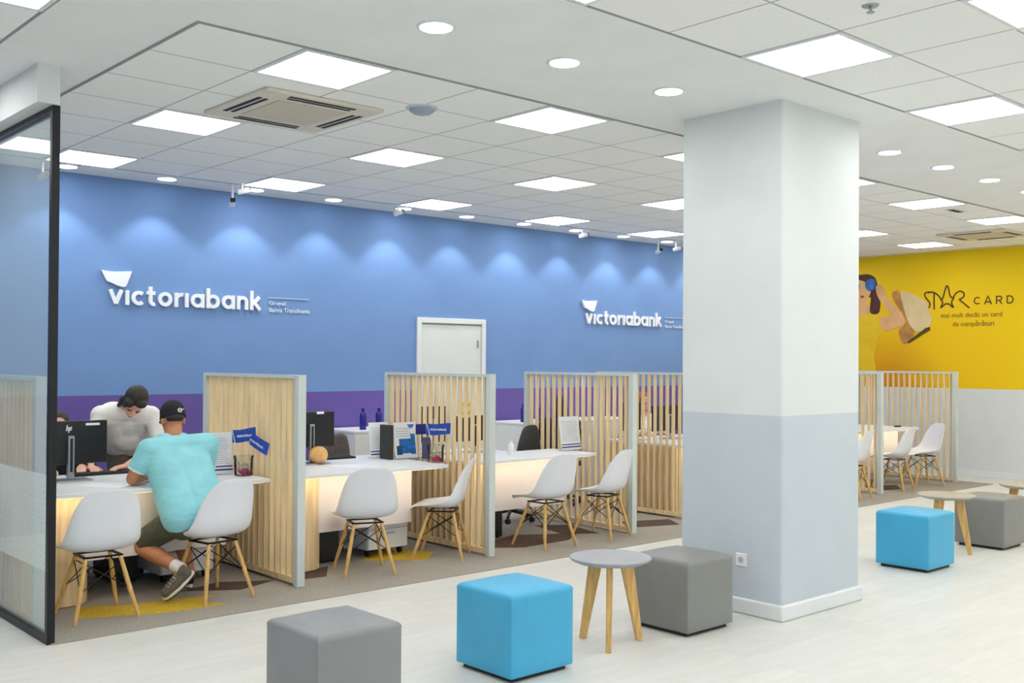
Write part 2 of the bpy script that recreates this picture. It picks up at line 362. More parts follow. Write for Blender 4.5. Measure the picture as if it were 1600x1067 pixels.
# ------------------------------------------------------------------ column
t = thing('column', 'square white column with pale grey-blue lower part beside the grey cube stool', 'column', (6.105, 4.13, 0))
def rrect(a, b, r, n=4):
    p = []
    for cx, cy, s0 in ((a - r, b - r, 0), (-a + r, b - r, 90), (-a + r, -b + r, 180), (a - r, -b + r, 270)):
        for i in range(n + 1): p.append((cx + r * math.cos(math.radians(s0 + 90 * i / n)), cy + r * math.sin(math.radians(s0 + 90 * i / n))))
    return p
MB().prism(rrect(.465, .4, .018), 1.285, CEIL).build('upper_shaft', M['white_wall'], t, smooth=True)
MB().prism(rrect(.465, .4, .018), 0, 1.285).build('lower_shaft', M['grey_wall'], t, smooth=True)['label'] = 'pale grey-blue painted lower part'
MB().box(-.485, .485, -.42, .42, 0, .10).build('baseboard', M['trim'], t, bevel=.012, seg=3)
t = thing('wall_socket', 'small white power socket low on the left face of the column', 'socket', (5.64, 4.03, .345))
MB().box(-.012, .001, -.042, .042, -.042, .042).build('cover_plate', M['white'], t, bevel=.005)
MB().tube([(-.0135, 0, 0), (-.0118, 0, 0)], .02, 20).build('outlet', mat('grey_socket_recess', (176, 182, 186), .6, vary=.03), t)

# ------------------------------------------------------------------ carpet with coloured shards
cb = MB().box(2.03, 14.25, 6.12, WALL_Y - .016, 0, .006)
def shard(pts, mi): cb.prism(pts, .0055, .0072, mi)
shard([(2.35, 6.62), (2.78, 6.42), (3.25, 6.38), (3.12, 6.55), (3.3, 6.7), (2.75, 6.78), (2.45, 6.92)], 1)
shard([(3.15, 6.95), (3.5, 6.72), (3.84, 6.85), (3.5, 7.05)], 2)
shard([(4.2, 6.72), (4.42, 7.05), (4.15, 6.98), (3.98, 6.74)], 2)
shard([(4.75, 7.05), (5.15, 6.75), (5.42, 6.98), (5.2, 7.35), (4.9, 7.25)], 1)
shard([(5.75, 6.95), (6.15, 6.66), (6.72, 6.68), (7.05, 6.9), (6.5, 7.2)], 2)
shard([(6.9, 6.95), (7.2, 6.75), (7.34, 7.3), (7.05, 7.5)], 2)
shard([(7.65, 6.8), (8.2, 6.6), (8.4, 6.9), (7.9, 7.1)], 2)
shard([(12.2, 6.8), (12.7, 6.62), (13.1, 6.9), (12.5, 7.1)], 2)
tag(cb.build('carpet', [M['carpet'], M['carpet_yellow'], M['carpet_brown']]), 'taupe carpet with mustard and brown shards running under the service desks', 'carpet')

# ------------------------------------------------------------------ door in the blue wall
t = MB().box(7.13, 7.19, WALL_Y - .03, WALL_Y, 0, 2.115).box(8.09, 8.15, WALL_Y - .03, WALL_Y, 0, 2.115).box(7.19, 8.09, WALL_Y - .03, WALL_Y, 2.055, 2.115).build('door_1', M['trim'], bevel=.004)
struct(t)
MB().box(7.196, 8.084, WALL_Y - .012, WALL_Y - .001, .01, 2.035).build('door_leaf', M['white_wall'], t, bevel=.002)
MB().box(7.192, 8.088, WALL_Y - .009, WALL_Y - .0005, 2.035, 2.055).build('door_gap', mat('grey_door_gap', (150, 152, 152), .7, vary=.03), t)
for zz in (1.82, .3): MB().tube([(8.03, WALL_Y - .022, zz - .045), (8.03, WALL_Y - .022, zz + .045)], .009, 10).build('hinge', M['silver'], t)
MB().tube([(7.27, WALL_Y - .012, 1.02), (7.27, WALL_Y - .06, 1.02), (7.39, WALL_Y - .06, 1.02)], .01, 10).build('door_handle', M['silver'], t)

# ------------------------------------------------------------------ ceiling lights
def light_panel():
    t = thing('ceiling_light_panel', '', 'ceiling light')
    f = MB()
    for a in ((-.297, .297, -.297, -.272), (-.297, .297, .272, .297), (-.297, -.272, -.272, .272), (.272, .297, -.272, .272)): f.box(*a, -.008, 0)
    f.build('frame', M['trim'], t)
    MB().box(-.272, .272, -.272, .272, -.006, -.001).build('diffuser', M['panel'], t)
    return t
lp0 = light_panel(); first = [True]
def put_panel(x, y, label, group):
    z = CEIL - .006
    if first[0]:
        o = lp0; first[0] = False; o.location = (x, y, z); o['label'] = label; o['group'] = group
    else: o = dup(lp0, (x, y, z), 0, label, group)
    return o
def ords(n): return ['nearest', 'second', 'third', 'fourth', 'fifth', 'sixth', 'seventh', 'eighth'][n]
rowname = {0: 'beside the smooth plaster band', 3: 'in the middle row over the desks', 6: 'in the row along the blue wall'}
for j in (0, 3, 6):
    for n, i in enumerate((1, 4, 7, 10, 13, 16, 19)):
        put_panel(2.27 + .6 * i + .3, 4.838 + .6 * j + .3, 'square white light panel %s, %s from the left' % (rowname[j], ['first', 'second', 'third', 'fourth', 'fifth', 'sixth', 'seventh'][n]), 'light panels in the tiled ceiling over the desks')
for r, y in enumerate((3.06, 1.86, .06, -1.74)):
    for n, k in enumerate(range(-2, 6)):
        x = 4.97 + 1.8 * k
        if x < 1.1: continue
        put_panel(x, y, 'square white light panel in the near tiled ceiling, row %s the column side, %s from the left' % (['on', 'one behind', 'two behind', 'three behind'][r], ['far left', 'first', 'second', 'third', 'fourth', 'fifth', 'sixth', 'seventh'][n]), 'light panels in the near tiled ceiling')
for n, y in enumerate((4.88, 6.68, 8.48)):
    for q, x in enumerate((1.34, -.46, -2.26)):
        put_panel(x, y, 'square white light panel in the left tiled ceiling beside the glass partition, %s' % (['nearest', 'middle', 'farthest'][n] + [' by the glass', ' one column off', ' two columns off'][q]), 'light panels in the left tiled ceiling')

def downlight(name, label, loc, watts, group, ang=85):
    t = thing(name, label, 'downlight', loc, 0, group)
    MB().lathe([(.096, -.006), (.1, -.003), (.1, 0)], n=28).build('rim', M['trim'], t, smooth=True)
    MB().lathe([(.082, -.0085), (.082, -.0062)], n=28).build('lens', M['lens'], t)
    l = bpy.data.lights.new('downlight_beam', 'SPOT'); l.energy = watts; l.spot_size = math.radians(ang); l.spot_blend = .4; l.shadow_soft_size = .06; l.color = (.96, .98, 1)
    lo = bpy.data.objects.new('lamp_beam', l); COL.objects.link(lo); lo.parent = t; lo.location = (0, 0, -.012)
    return t
M_OR = ['first', 'second', 'third', 'fourth', 'fifth', 'sixth', 'seventh', 'eighth', 'ninth', 'tenth', 'eleventh', 'twelfth', 'thirteenth', 'fourteenth']
n = 0
for k in range(-1, 13):
    x = 3.15 + .893 * k
    if x > 14.5: break
    downlight('downlight', 'small round downlight washing the blue wall, %s from the glass partition' % M_OR[n], (x, 9.25, CEIL), WALLSPOT_W, 'downlights along the blue wall', 98); n += 1
n = 0
for k in range(0, 12):
    x = 3.17 + .9 * k
    if 5.6 < x < 6.7: continue
    downlight('downlight', 'round downlight in the plaster band in line with the column, %s from the left' % M_OR[n], (x, 4.1, CEIL), SOFSPOT_W, 'downlights in the plaster band', 110); n += 1

# ------------------------------------------------------------------ air conditioning cassettes, detector, sprinkler, grille
def cassette(x, y, label):
    t = thing('air_conditioner', label, 'air conditioner', (x, y, CEIL - .006), 0)
    MB().box(-.43, .43, -.43, .43, -.022, 0).build('fascia', M['beige_ac'], t, bevel=.008, seg=2)
    MB().box(-.25, .25, -.25, .25, -.028, -.0215).build('intake_grille', M['beige_ac2'], t, bevel=.004)
    for q in range(4):
        a = q * PI / 2; m = MB(); m.m = Matrix.Rotation(a, 4, 'Z')
        m.box(-.24, .24, -.385, -.355, -.0245, -.0215).box(-.23, .23, -.335, -.31, -.0245, -.0215)
        m.build('air_slot', M['slot'], t)
    return t
cassette(3.53, 6.1, 'square cream air conditioning cassette with dark slots between the two nearest left light panels')
cassette(13.35, 5.85, 'far air conditioning cassette close to the yellow wall')
t = thing('ceiling_sensor', 'shallow grey dome sensor on the tiled ceiling right of the air conditioning cassette', 'sensor', (4.11, 5.46, CEIL - .006))
MB().lathe([(.02, -.05), (.055, -.042), (.078, -.026), (.085, -.012)], n=28).build('dome', M['dome'], t, smooth=True)
MB().lathe([(.1, -.012), (.105, 0)], n=28).build('base_ring', M['grey_wall'], t, smooth=True)
t = thing('sprinkler', 'small metal sprinkler head in a ceiling tile near the top edge', 'sprinkler', (4.44, 2.47, CEIL - .006))
MB().lathe([(.035, -.006), (.04, 0)], n=20).build('escutcheon', M['silver'], t)
MB().tube([(0, 0, -.006), (0, 0, -.03)], .007, 10).lathe([(.018, -.034), (.018, -.03)], n=14).build('nozzle', M['silver'], t)
t = thing('ceiling_grille', 'small dark ceiling grille between the far light panels left of the yellow wall', 'vent', (11.05, 5.15, CEIL - .006))
MB().box(-.14, .14, -.05, .05, -.008, 0).build('frame', M['trim'], t)
MB().box(-.12, .12, -.034, .034, -.01, -.0075).build('slots', M['slot'], t)

def cctv(x, y, rz, label, drop=.1):
    t = thing('security_camera', label, 'security camera', (x, y, CEIL), rz, 'security cameras hanging along the blue wall')
    MB().lathe([(.035, -.012), (.04, 0)], n=18).build('mount', M['white'], t)
    MB().tube([(0, 0, -.01), (0, 0, -drop)], .011, 10).build('stem', M['white'], t)
    m = MB(); m.m = Matrix.Translation((0, 0, -drop - .02)) @ Matrix.Rotation(math.radians(-14), 4, 'X')
    m.box(-.026, .026, -.075, .045, -.024, .024).build('housing', M['white'], t, bevel=.012)
    m = MB(); m.m = Matrix.Translation((0, 0, -drop - .02)) @ Matrix.Rotation(math.radians(-14), 4, 'X')
    m.box(-.024, .024, -.08, -.0745, -.022, .02).build('lens_face', M['black'], t)
    return t
for a in ((2.9, 9.1, .3, 'white security camera seen through the glass partition', .12), (4.62, 9.1, -.4, 'white security camera hanging lowest on the blue wall, left of its pair', .16),
          (4.66, 8.99, 1.2, 'white security camera tucked by the light panel, right of its pair', .06), (6.56, 9.13, .3, 'white security camera between the second and third bright spots right of the left sign', .06),
          (9.47, 9.2, .6, 'white security camera above the second wall sign', .05), (11.0, 9.25, -.3, 'white security camera just left of the column top', .13), (11.3, 9.18, .8, 'white security camera touching the column edge in view', .08)):
    cctv(a[0], a[1], a[2], a[3], a[4])

# ------------------------------------------------------------------ glass partition
t = thing('glass_partition', 'tall clear glass partition in a thin black frame at the left edge', 'glass partition', (2.03, 6.16, 0))
fr = MB(); L = WALL_Y - 6.16
MB().box(-.022, .022, -.018, .018, 0, 3.06).build('post', M['black_frame'], t)
MB().box(-.022, .022, .018, L - .02, 3.02, 3.06).build('top_rail', M['black_frame'], t)
MB().box(-.022, .022, .018, L - .02, 0, .045).build('bottom_rail', M['black_frame'], t)
MB().box(-.004, .004, .012, L - .02, .04, 3.025).build('pane', M['glass'], t)

# ------------------------------------------------------------------ slatted dividers
DY0, DY1 = 6.52, 8.03
def divider():
    t = thing('slatted_divider', '', 'room divider')
    D = DY1 - DY0; H = 1.505
    MB().box(-.032, .032, 0, .055, 0, H).build('front_post', M['post'], t, bevel=.003)
    MB().box(-.032, .032, D - .045, D, 0, H).build('back_post', M['post'], t, bevel=.003)
    MB().box(-.032, .032, .055, D - .045, H - .025, H).build('top_rail', M['post'], t)
    MB().box(-.025, .025, .055, D - .045, .02, .06).build('bottom_rail', M['slat'], t)
    s = MB(); n = 17; p = (D - .1) / n
    for i in range(n):
        y = .055 + p * (i + .5); s.box(-.018, .018, y - .0105, y + .0105, .06, H - .025)
    s.build('slats', M['slat'], t, bevel=.002, seg=1); return t
dv = divider(); PX = [2.085, 3.865, 5.66, 7.43, 8.52, 12.03, 14.05]
dl = ['slatted wooden divider behind the glass partition', 'slatted wooden divider right of the man in the aqua shirt', 'slatted wooden divider in front of the white door', 'slatted wooden divider beside the dark office chair, second left of the column',
      'slatted wooden divider partly hidden by the left edge of the column', 'slatted wooden divider just right of the column, its post in view', 'farthest slatted wooden divider against the yellow wall']
for i, x in enumerate(PX):
    if i == 0: o = dv; o.location = (x, DY0, .0065)
    else: o = dup(dv, (x, DY0, .0065), 0)
    o['label'] = dl[i]; o['group'] = 'slatted dividers between the desks'

# ------------------------------------------------------------------ desks
def round_poly(x0, x1, y0, y1, r_fr=0, n=8):
    """rectangle with a rounded front-right corner"""
    p = [(x0, y0)]
    if r_fr:
        for i in range(n + 1):
            a = -PI / 2 + (PI / 2) * i / n; p.append((x1 - r_fr + r_fr * math.cos(a), y0 + r_fr + r_fr * math.sin(a)))
    else: p.append((x1, y0))
    return p + [(x1, y1), (x0, y1)]
def desk(px, label, x1=1.6, notch=None, drawers=True):
    t = thing('service_desk', label, 'desk', (px, 6.83, .0065), 0, 'service desks')
    if notch:
        poly = [(.045, 0), (x1, 0), (x1, .6), (notch, .6), (notch, 1.15), (.045, 1.15)]
    else: poly = [(.045, 0), (x1, 0), (x1, 1.15), (.045, 1.15)]
    MB().prism(poly, .722, .75).build('tabletop', M['white'], t, bevel=.004)
    MB().prism(round_poly(.05, .49, .12, 1.1, .17), 0.006, .722).build('pedestal', M['birch'], t, smooth=True)['label'] = 'birch veneered pedestal with a rounded corner'
    MB().box(.42, x1 - .26, .165, .185, .278, .722).build('modesty_panel', M['cream'], t)
    MB().box(.1, x1 - .03, .04, .052, .716, .7218).build('led_strip', M['warm_led'], t)
    l = bpy.data.lights.new('led_glow', 'AREA'); l.shape = 'RECTANGLE'; l.size = x1 - .2; l.size_y = .015; l.energy = STRIP_W; l.color = (1, .78, .5)
    lo = bpy.data.objects.new('led_glow', l); COL.objects.link(lo); lo.parent = t; lo.location = (x1 / 2, .03, .712); lo.rotation_euler = (math.radians(28), 0, 0)
    return t
def drawer_unit(x, y, label):
    t = thing('drawer_unit', label, 'drawer unit', (x, y, .0065), 0, 'white drawer units under the desks')
    MB().box(-.2, .2, 0, .5, .06, .56).build('body', M['white'], t, bevel=.004)
    for k in range(3):
        d = MB().box(-.195, .195, -.016, .0, .065 + k * .165, .222 + k * .165).build('drawer', M['white'], t, bevel=.002)
        MB().box(-.06, .06, -.028, -.016, .185 + k * .165, .193 + k * .165).build('handle', M['silver'], d)
    for sx in (-.16, .16):
        for sy in (.05, .45): MB().tube([(sx - .012, sy, .03), (sx + .012, sy, .03)], .028, 14).box(sx - .01, sx + .01, sy - .01, sy + .01, .03, .06).build('caster', M['black'], t)
    return t
desk(PX[0], 'white service desk with lit edge where the man in the aqua shirt leans', 1.7)
desk(PX[1], 'white service desk with lit edge holding the blue poster stand', 1.58)
desk(PX[2], 'white service desk with lit edge in front of the dark office chair', 1.58, notch=1.02)
desk(PX[4], 'white service desk with lit edge behind the divider at the column', 1.58)
desk(PX[5], 'white service desk with lit edge at the far right below the yellow wall', 1.55)
drawer_unit(5.03, 7.12, 'white drawer unit on casters under the desk with the poster stand')
drawer_unit(3.35, 7.25, 'white drawer unit on casters under the desk by the man in the aqua shirt')

# ------------------------------------------------------------------ moulded chairs
def chair():
    t = thing('dining_chair', '', 'chair')
    # profile: (y, z, half width, side lift) from seat front to back top; front is +Y
    prof = [(.245, .405, .17, 0), (.235, .425, .2, .002), (.18, .437, .222, .012), (.08, .428, .23, .03), (-.03, .418, .234, .055), (-.12, .422, .237, .08), (-.175, .455, .238, .095),
            (-.2, .53, .232, .082), (-.215, .61, .218, .062), (-.232, .69, .2, .045), (-.25, .76, .178, .032), (-.262, .80, .155, .022), (-.268, .822, .125, .014)]
    nu = 13; vs = []; fs = []
    for i, (y, z, w_, l_) in enumerate(prof):
        # normal direction of the side lift: up on the seat, forward on the back
        a = max(0, min(1, (i - 4) / 3.)); d = Vector((0, math.sin(a * PI / 2), math.cos(a * PI / 2)))
        for j in range(nu):
            s_ = -1 + 2 * j / (nu - 1)
            k = abs(s_) ** 2.4
            p = Vector((math.sin(s_ * PI / 2 * .98) * w_ if True else s_ * w_, y, z)) + d * (l_ * k)
            if i >= 10: p.z -= (abs(s_) ** 3) * .009 * (i - 9)
            if i <= 1: p.y -= (abs(s_) ** 3) * .03
            vs.append(p)
    for i in range(len(prof) - 1):
        for j in range(nu - 1): fs.append((i * nu + j, i * nu + j + 1, (i + 1) * nu + j + 1, (i + 1) * nu + j))
    m = MB(); m.add(vs, fs); o = m.build('shell', M['shell'], t, smooth='all')
    so = o.modifiers.new('solid', 'SOLIDIFY'); so.thickness = .006; so.offset = 0
    sb = o.modifiers.new('sub', 'SUBSURF'); sb.levels = 1; sb.render_levels = 2
    top = {}; bot = {}
    for sx in (-1, 1):
        for sy in (-1, 1):
            a = Vector((sx * .105, sy * .10 - .02, .385)); b = Vector((sx * .19, sy * .205 - .005, .006)); top[sx, sy] = a; bot[sx, sy] = b
            MB().tube([a, a.lerp(b, .5), b + Vector((0, 0, .012)), b], [.0125, .0155, .011, .010], 12).build('leg', M['leg_wood'], t, smooth=True)
    w_ = MB()
    for sy in (-1, 1):
        p = lambda sx, q: top[sx, sy].lerp(bot[sx, sy], q)
        w_.tube([p(-1, .08), p(1, .52)], .0035, 6); w_.tube([p(1, .08), p(-1, .52)], .0035, 6)
    for sx in (-1, 1):
        p = lambda sy, q: top[sx, sy].lerp(bot[sx, sy], q)
        w_.tube([p(-1, .08), p(1, .52)], .0035, 6); w_.tube([p(1, .08), p(-1, .52)], .0035, 6)
    w_.box(-.12, .12, -.13, -.11, .386, .396).box(-.12, .12, .07, .09, .386, .396).box(-.12, -.1, -.13, .09, .386, .396).box(.1, .12, -.13, .09, .386, .396)
    w_.build('wire_base', M['wire'], t)
    return t
ch = chair()
chairs = [(2.47, 6.64, -3, 'white moulded chair with wooden legs nearest the glass partition'),
          (3.25, 6.66, 9, 'white moulded chair the man in the aqua shirt sits on'),
          (4.52, 6.70, -21, 'white moulded chair seen from behind in front of the poster stand'),
          (5.345, 6.80, 41, 'white moulded chair turned sideways before the slats and white door'),
          (6.37, 6.64, 0, 'white moulded chair in front of the dark office chair'),
          (7.08, 6.62, 14, 'white moulded chair against the divider second left of the column'),
          (11.42, 6.62, 10, 'white moulded chair mostly hidden behind the right edge of the column'),
          (12.62, 6.70, 8, 'white moulded chair at the far right desk, back turned to view'),
          (13.44, 6.72, 58, 'white moulded chair at the far right desk seen edge-on')]
for i, (x, y, a, lb) in enumerate(chairs):
    o = ch if i == 0 else dup(ch)
    o.location = (x, y, 0.0015); o.rotation_euler = (0, 0, math.radians(a)); o['label'] = lb; o['group'] = 'white moulded chairs at the desks'

# ------------------------------------------------------------------ cube stools and side tables
def stool(x, y, m, label, rz=0):
    t = thing('cube_stool', label, 'stool', (x - .012, y - .022, 0), rz, 'cube stools in a row on the pale floor')
    MB().box(-.19, .19, -.19, .19, 0, .026).build('base', M['black'], t)
    b = MB(); n = 10; vs = []; 
    b.box(-.22, .22, -.22, .22, .024, .448)
    o = b.build('upholstered_body', m, t, smooth=False)
    bm = bmesh.new(); bm.from_mesh(o.data); bmesh.ops.subdivide_edges(bm, edges=bm.edges, cuts=9, use_grid_fill=True)
    for v in bm.verts:
        if v.co.z > .44: v.co.z += .02 * (1 - (v.co.x / .22) ** 2) * (1 - (v.co.y / .22) ** 2) - .002
        f = max(abs(v.co.x), abs(v.co.y)) > .22
    ed = [e for e in bm.edges if len(e.link_faces) == 2 and e.calc_face_angle() > 1.0]
    top = [e for e in ed if min(v.co.z for v in e.verts) > .43]; low = [e for e in ed if e not in set(top)]
    bmesh.ops.bevel(bm, geom=top, offset=.032, segments=6, affect='EDGES', profile=.5)
    low = [e for e in bm.edges if len(e.link_faces) == 2 and e.calc_face_angle() > 1.0 and max(v.co.z for v in e.verts) < .42]
    bmesh.ops.bevel(bm, geom=low, offset=.008, segments=3, affect='EDGES', profile=.5)
    bm.to_mesh(o.data); bm.free(); o.data.polygons.foreach_set('use_smooth', [True] * len(o.data.polygons))
    o.data.set_sharp_from_angle(angle=math.radians(50))
    return t
stool(2.592, 4.083, M['grey_vinyl'], 'light grey cube stool cut off by the bottom edge')
stool(3.738, 4.128, M['blue_vinyl'], 'turquoise cube stool between the grey stool and the small round table')
stool(5.108, 4.105, M['taupe_vinyl'], 'grey cube stool standing against the column base', rz=0)
stool(8.02, 4.08, M['blue_vinyl'], 'turquoise cube stool right of the column')
stool(9.47, 4.115, M['taupe_vinyl'], 'dark grey cube stool behind the far round table at the right edge')
def side_table(x, y, m, label, rz):
    t = thing('side_table', label, 'side table', (x, y, 0), rz, 'small round three-legged tables')
    MB().lathe([(.2, .470), (.228, .482), (.235, .49), (.235, .497), (.232, .5)], n=56).build('tabletop', m, t, smooth=True)
    for k in range(3):
        a = math.radians(90) + k * 2 * PI / 3
        d = Vector((math.cos(a), math.sin(a), 0)); s_ = Vector((-math.sin(a), math.cos(a), 0))
        mb = MB(); T = d * .10 + Vector((0, 0, .472)); B = d * .19
        vs = []
        for P, wd, th in ((T, .078, .036), (B, .036, .032)):
            for e in ((-1, -1), (1, -1), (1, 1), (-1, 1)): vs.append(P + d * (e[0] * wd / 2) + s_ * (e[1] * th / 2))
        mb.add(vs, [(0, 1, 2, 3), (4, 7, 6, 5), (0, 4, 5, 1), (1, 5, 6, 2), (2, 6, 7, 3), (3, 7, 4, 0)])
        mb.build('leg', M['leg_wood'], t, bevel=.004)
    return t
side_table(4.455, 4.09, M['table_grey'], 'small round grey-topped table left of the column', math.radians(10))
side_table(8.78, 4.17, M['table_taupe'], 'small round table with grey wood top beside the far turquoise stool', math.radians(-40))
side_table(10.1, 4.03, M['table_taupe'], 'small round table just entering at the right edge', math.radians(10))
# ------------------------------------------------------------------ lettering from strokes
def frame_m(o, ux, uy):
    ux = Vector(ux); uy = Vector(uy); n = ux.cross(uy); o = Vector(o)
    return Matrix(((ux.x, uy.x, n.x, o.x), (ux.y, uy.y, n.y, o.y), (ux.z, uy.z, n.z, o.z), (0, 0, 0, 1)))
def ribbon(mb, pts, w, d, closed=False, mi=0):
    P = [Vector((p[0], p[1])) for p in pts]; k = len(P); L = []; R = []
    for i in range(k):
        a = P[(i - 1) % k] if (closed or i > 0) else P[i]; b = P[(i + 1) % k] if (closed or i < k - 1) else P[i]
        t1 = (P[i] - a); t2 = (b - P[i])
        if t1.length < 1e-9: t1 = t2
        if t2.length < 1e-9: t2 = t1
        t1 = t1.normalized(); t2 = t2.normalized(); n = (Vector((-t1.y, t1.x)) + Vector((-t2.y, t2.x)))
        n = n.normalized() if n.length > 1e-6 else Vector((-t1.y, t1.x))
        c = max(.5, n.dot(Vector((-t1.y, t1.x)))); L.append(P[i] + n * w / 2 / c); R.append(P[i] - n * w / 2 / c)
    vs = [(p.x, p.y, 0) for p in L] + [(p.x, p.y, 0) for p in R] + [(p.x, p.y, d) for p in L] + [(p.x, p.y, d) for p in R]
    fs = []
    for i in range(k if closed else k - 1):
        j = (i + 1) % k
        fs += [(i, j, k + j, k + i), (2 * k + i, 3 * k + i, 3 * k + j, 2 * k + j), (i, 2 * k + i, 2 * k + j, j), (k + i, k + j, 3 * k + j, 3 * k + i)]
    if not closed: fs += [(0, k, 3 * k, 2 * k), (k - 1, 3 * k - 1, 4 * k - 1, 2 * k - 1)][:0] + [(0, k, 3 * k, 2 * k), (k - 1, 2 * k - 1, 4 * k - 1, 3 * k - 1)]
    mb.add(vs, fs, mi)
def arc(cx, cy, r, a0, a1, n=20, ry=None):
    ry = ry or r
    return [(cx + r * math.cos(math.radians(a0 + (a1 - a0) * i / n)), cy + ry * math.sin(math.radians(a0 + (a1 - a0) * i / n))) for i in range(n + 1)]
S_ = .25; h_ = S_ / 2; R_ = .5 - h_
def glyph(c):
    """strokes at x-height 1: list of (points, closed), width of the glyph"""
    ring = (arc(.5, .5, R_, 0, 360 - 12, 29), True)
    if c == 'v': return [([(.10, 1), (.475, .06)], 0), ([(.85, 1), (.475, .06)], 0)], .95
    if c == 'i': return [([(h_, 0), (h_, 1)], 0)], S_
    if c == 'c': return [(arc(.5, .5, R_, 48, 312, 24), 0)], .84
    if c == 't': return [([(.3, 1.32), (.3, .36)] + arc(.3 + .24, .36, .24, 180, 285, 8), 0), ([(.03, .89), (.62, .89)], 0)], .66
    if c == 'o': return [ring], 1
    if c == 'r': return [([(h_, 0), (h_, 1)], 0), (arc(.50, .50, .375, 165, 72, 10), 0)], .6
    if c == 'a': return [ring, ([(1 - h_, 0), (1 - h_, 1)], 0)], 1
    if c == 'b': return [ring, ([(h_, 0), (h_, 1.42)], 0)], 1
    if c == 'n': return [([(h_, 0), (h_, 1)], 0), (arc(.44, .56, .44 - h_, 180, 0, 14) + [(.88 - h_, 0)], 0)], .88
    if c == 'k': return [([(h_, 0), (h_, 1.42)], 0), ([(.2, .42), (.74, .98)], 0), ([(.36, .52), (.78, .02)], 0)], .84
def text_mesh(parent, name, body, size, fm, m, depth=.004, bold=0, align='LEFT', width=None):
    cu = bpy.data.curves.new('lettering', 'FONT'); cu.body = body; cu.size = size; cu.extrude = depth / 2; cu.offset = bold; cu.align_x = align; cu.resolution_u = 3
    ob = bpy.data.objects.new('lettering', cu); COL.objects.link(ob); bpy.context.view_layer.update()
    me = bpy.data.meshes.new_from_object(ob.evaluated_get(bpy.context.evaluated_depsgraph_get()))
    bpy.data.objects.remove(ob); bpy.data.curves.remove(cu)
    if width:
        xs = [v.co.x for v in me.vertices]; s_ = width / max(1e-6, max(xs) - min(xs))
        for v in me.vertices: v.co.x *= s_
    me.transform(fm); me.materials.clear(); me.materials.append(m)
    o = bpy.data.objects.new(name, me); COL.objects.link(o); o.parent = parent; return o

def bank_sign(dx, label):
    t = thing('wall_sign', label, 'sign', (3.626 + dx, WALL_Y, 2.118), 0, 'raised white bank signs on the blue wall')
    fm = frame_m((0, -.026, 0), (1, 0, 0), (0, 0, 1)); fm2 = fm
    XH = .136; W = 1.53
    word = 'victoriabank'; g = [glyph(c) for c in word]; gap = .17
    tot = sum(x[1] for x in g) + gap * (len(g) - 1); sx = W / tot; x = 0
    for (st, w_), c in zip(g, word):
        m = MB(); m.m = frame_m((0, -.004, 0), (1, 0, 0), (0, 0, 1))
        for q, (pts, cl) in enumerate(st): ribbon(m, [((x + px_) * sx, py_ * XH) for px_, py_ in pts], S_ * (sx + XH) / 2, .026 + .0012 * q, bool(cl))
        m.build('letter_' + c, M['sign_white'], t); x += w_ + gap
    m = MB(); m.m = frame_m((0, -.004, 0), (1, 0, 0), (0, 0, 1))
    m.prism([(-.075, .308), (-.01, .300), (.06, .300), (.212, .312), (.158, .168), (.128, .160), (.075, .172), (.03, .192), (-.022, .208), (-.045, .25)], 0, .032)
    m.build('sail_emblem', M['sign_white'], t, bevel=.004)
    fs = frame_m((0, -.004, 0), (1, 0, 0), (0, 0, 1))
    m = MB(); m.m = fs; ribbon(m, [(1.632, .133), (2.10, .133)], .007, .006); m.build('rule', M['sign_pale'], t)
    text_mesh(t, 'tagline', 'Grupul', .056, frame_m((1.632, -.006, .06), (1, 0, 0), (0, 0, 1)), M['sign_pale'], .006, .001, width=.19)
    text_mesh(t, 'tagline', 'Banca Transilvania', .062, frame_m((1.632, -.006, -.012), (1, 0, 0), (0, 0, 1)), M['sign_pale'], .006, .0012, width=.475)
    return t
bank_sign(0, 'large white raised bank sign on the blue wall nearest the glass partition')
bank_sign(6.245, 'white raised bank sign on the blue wall beside the column')

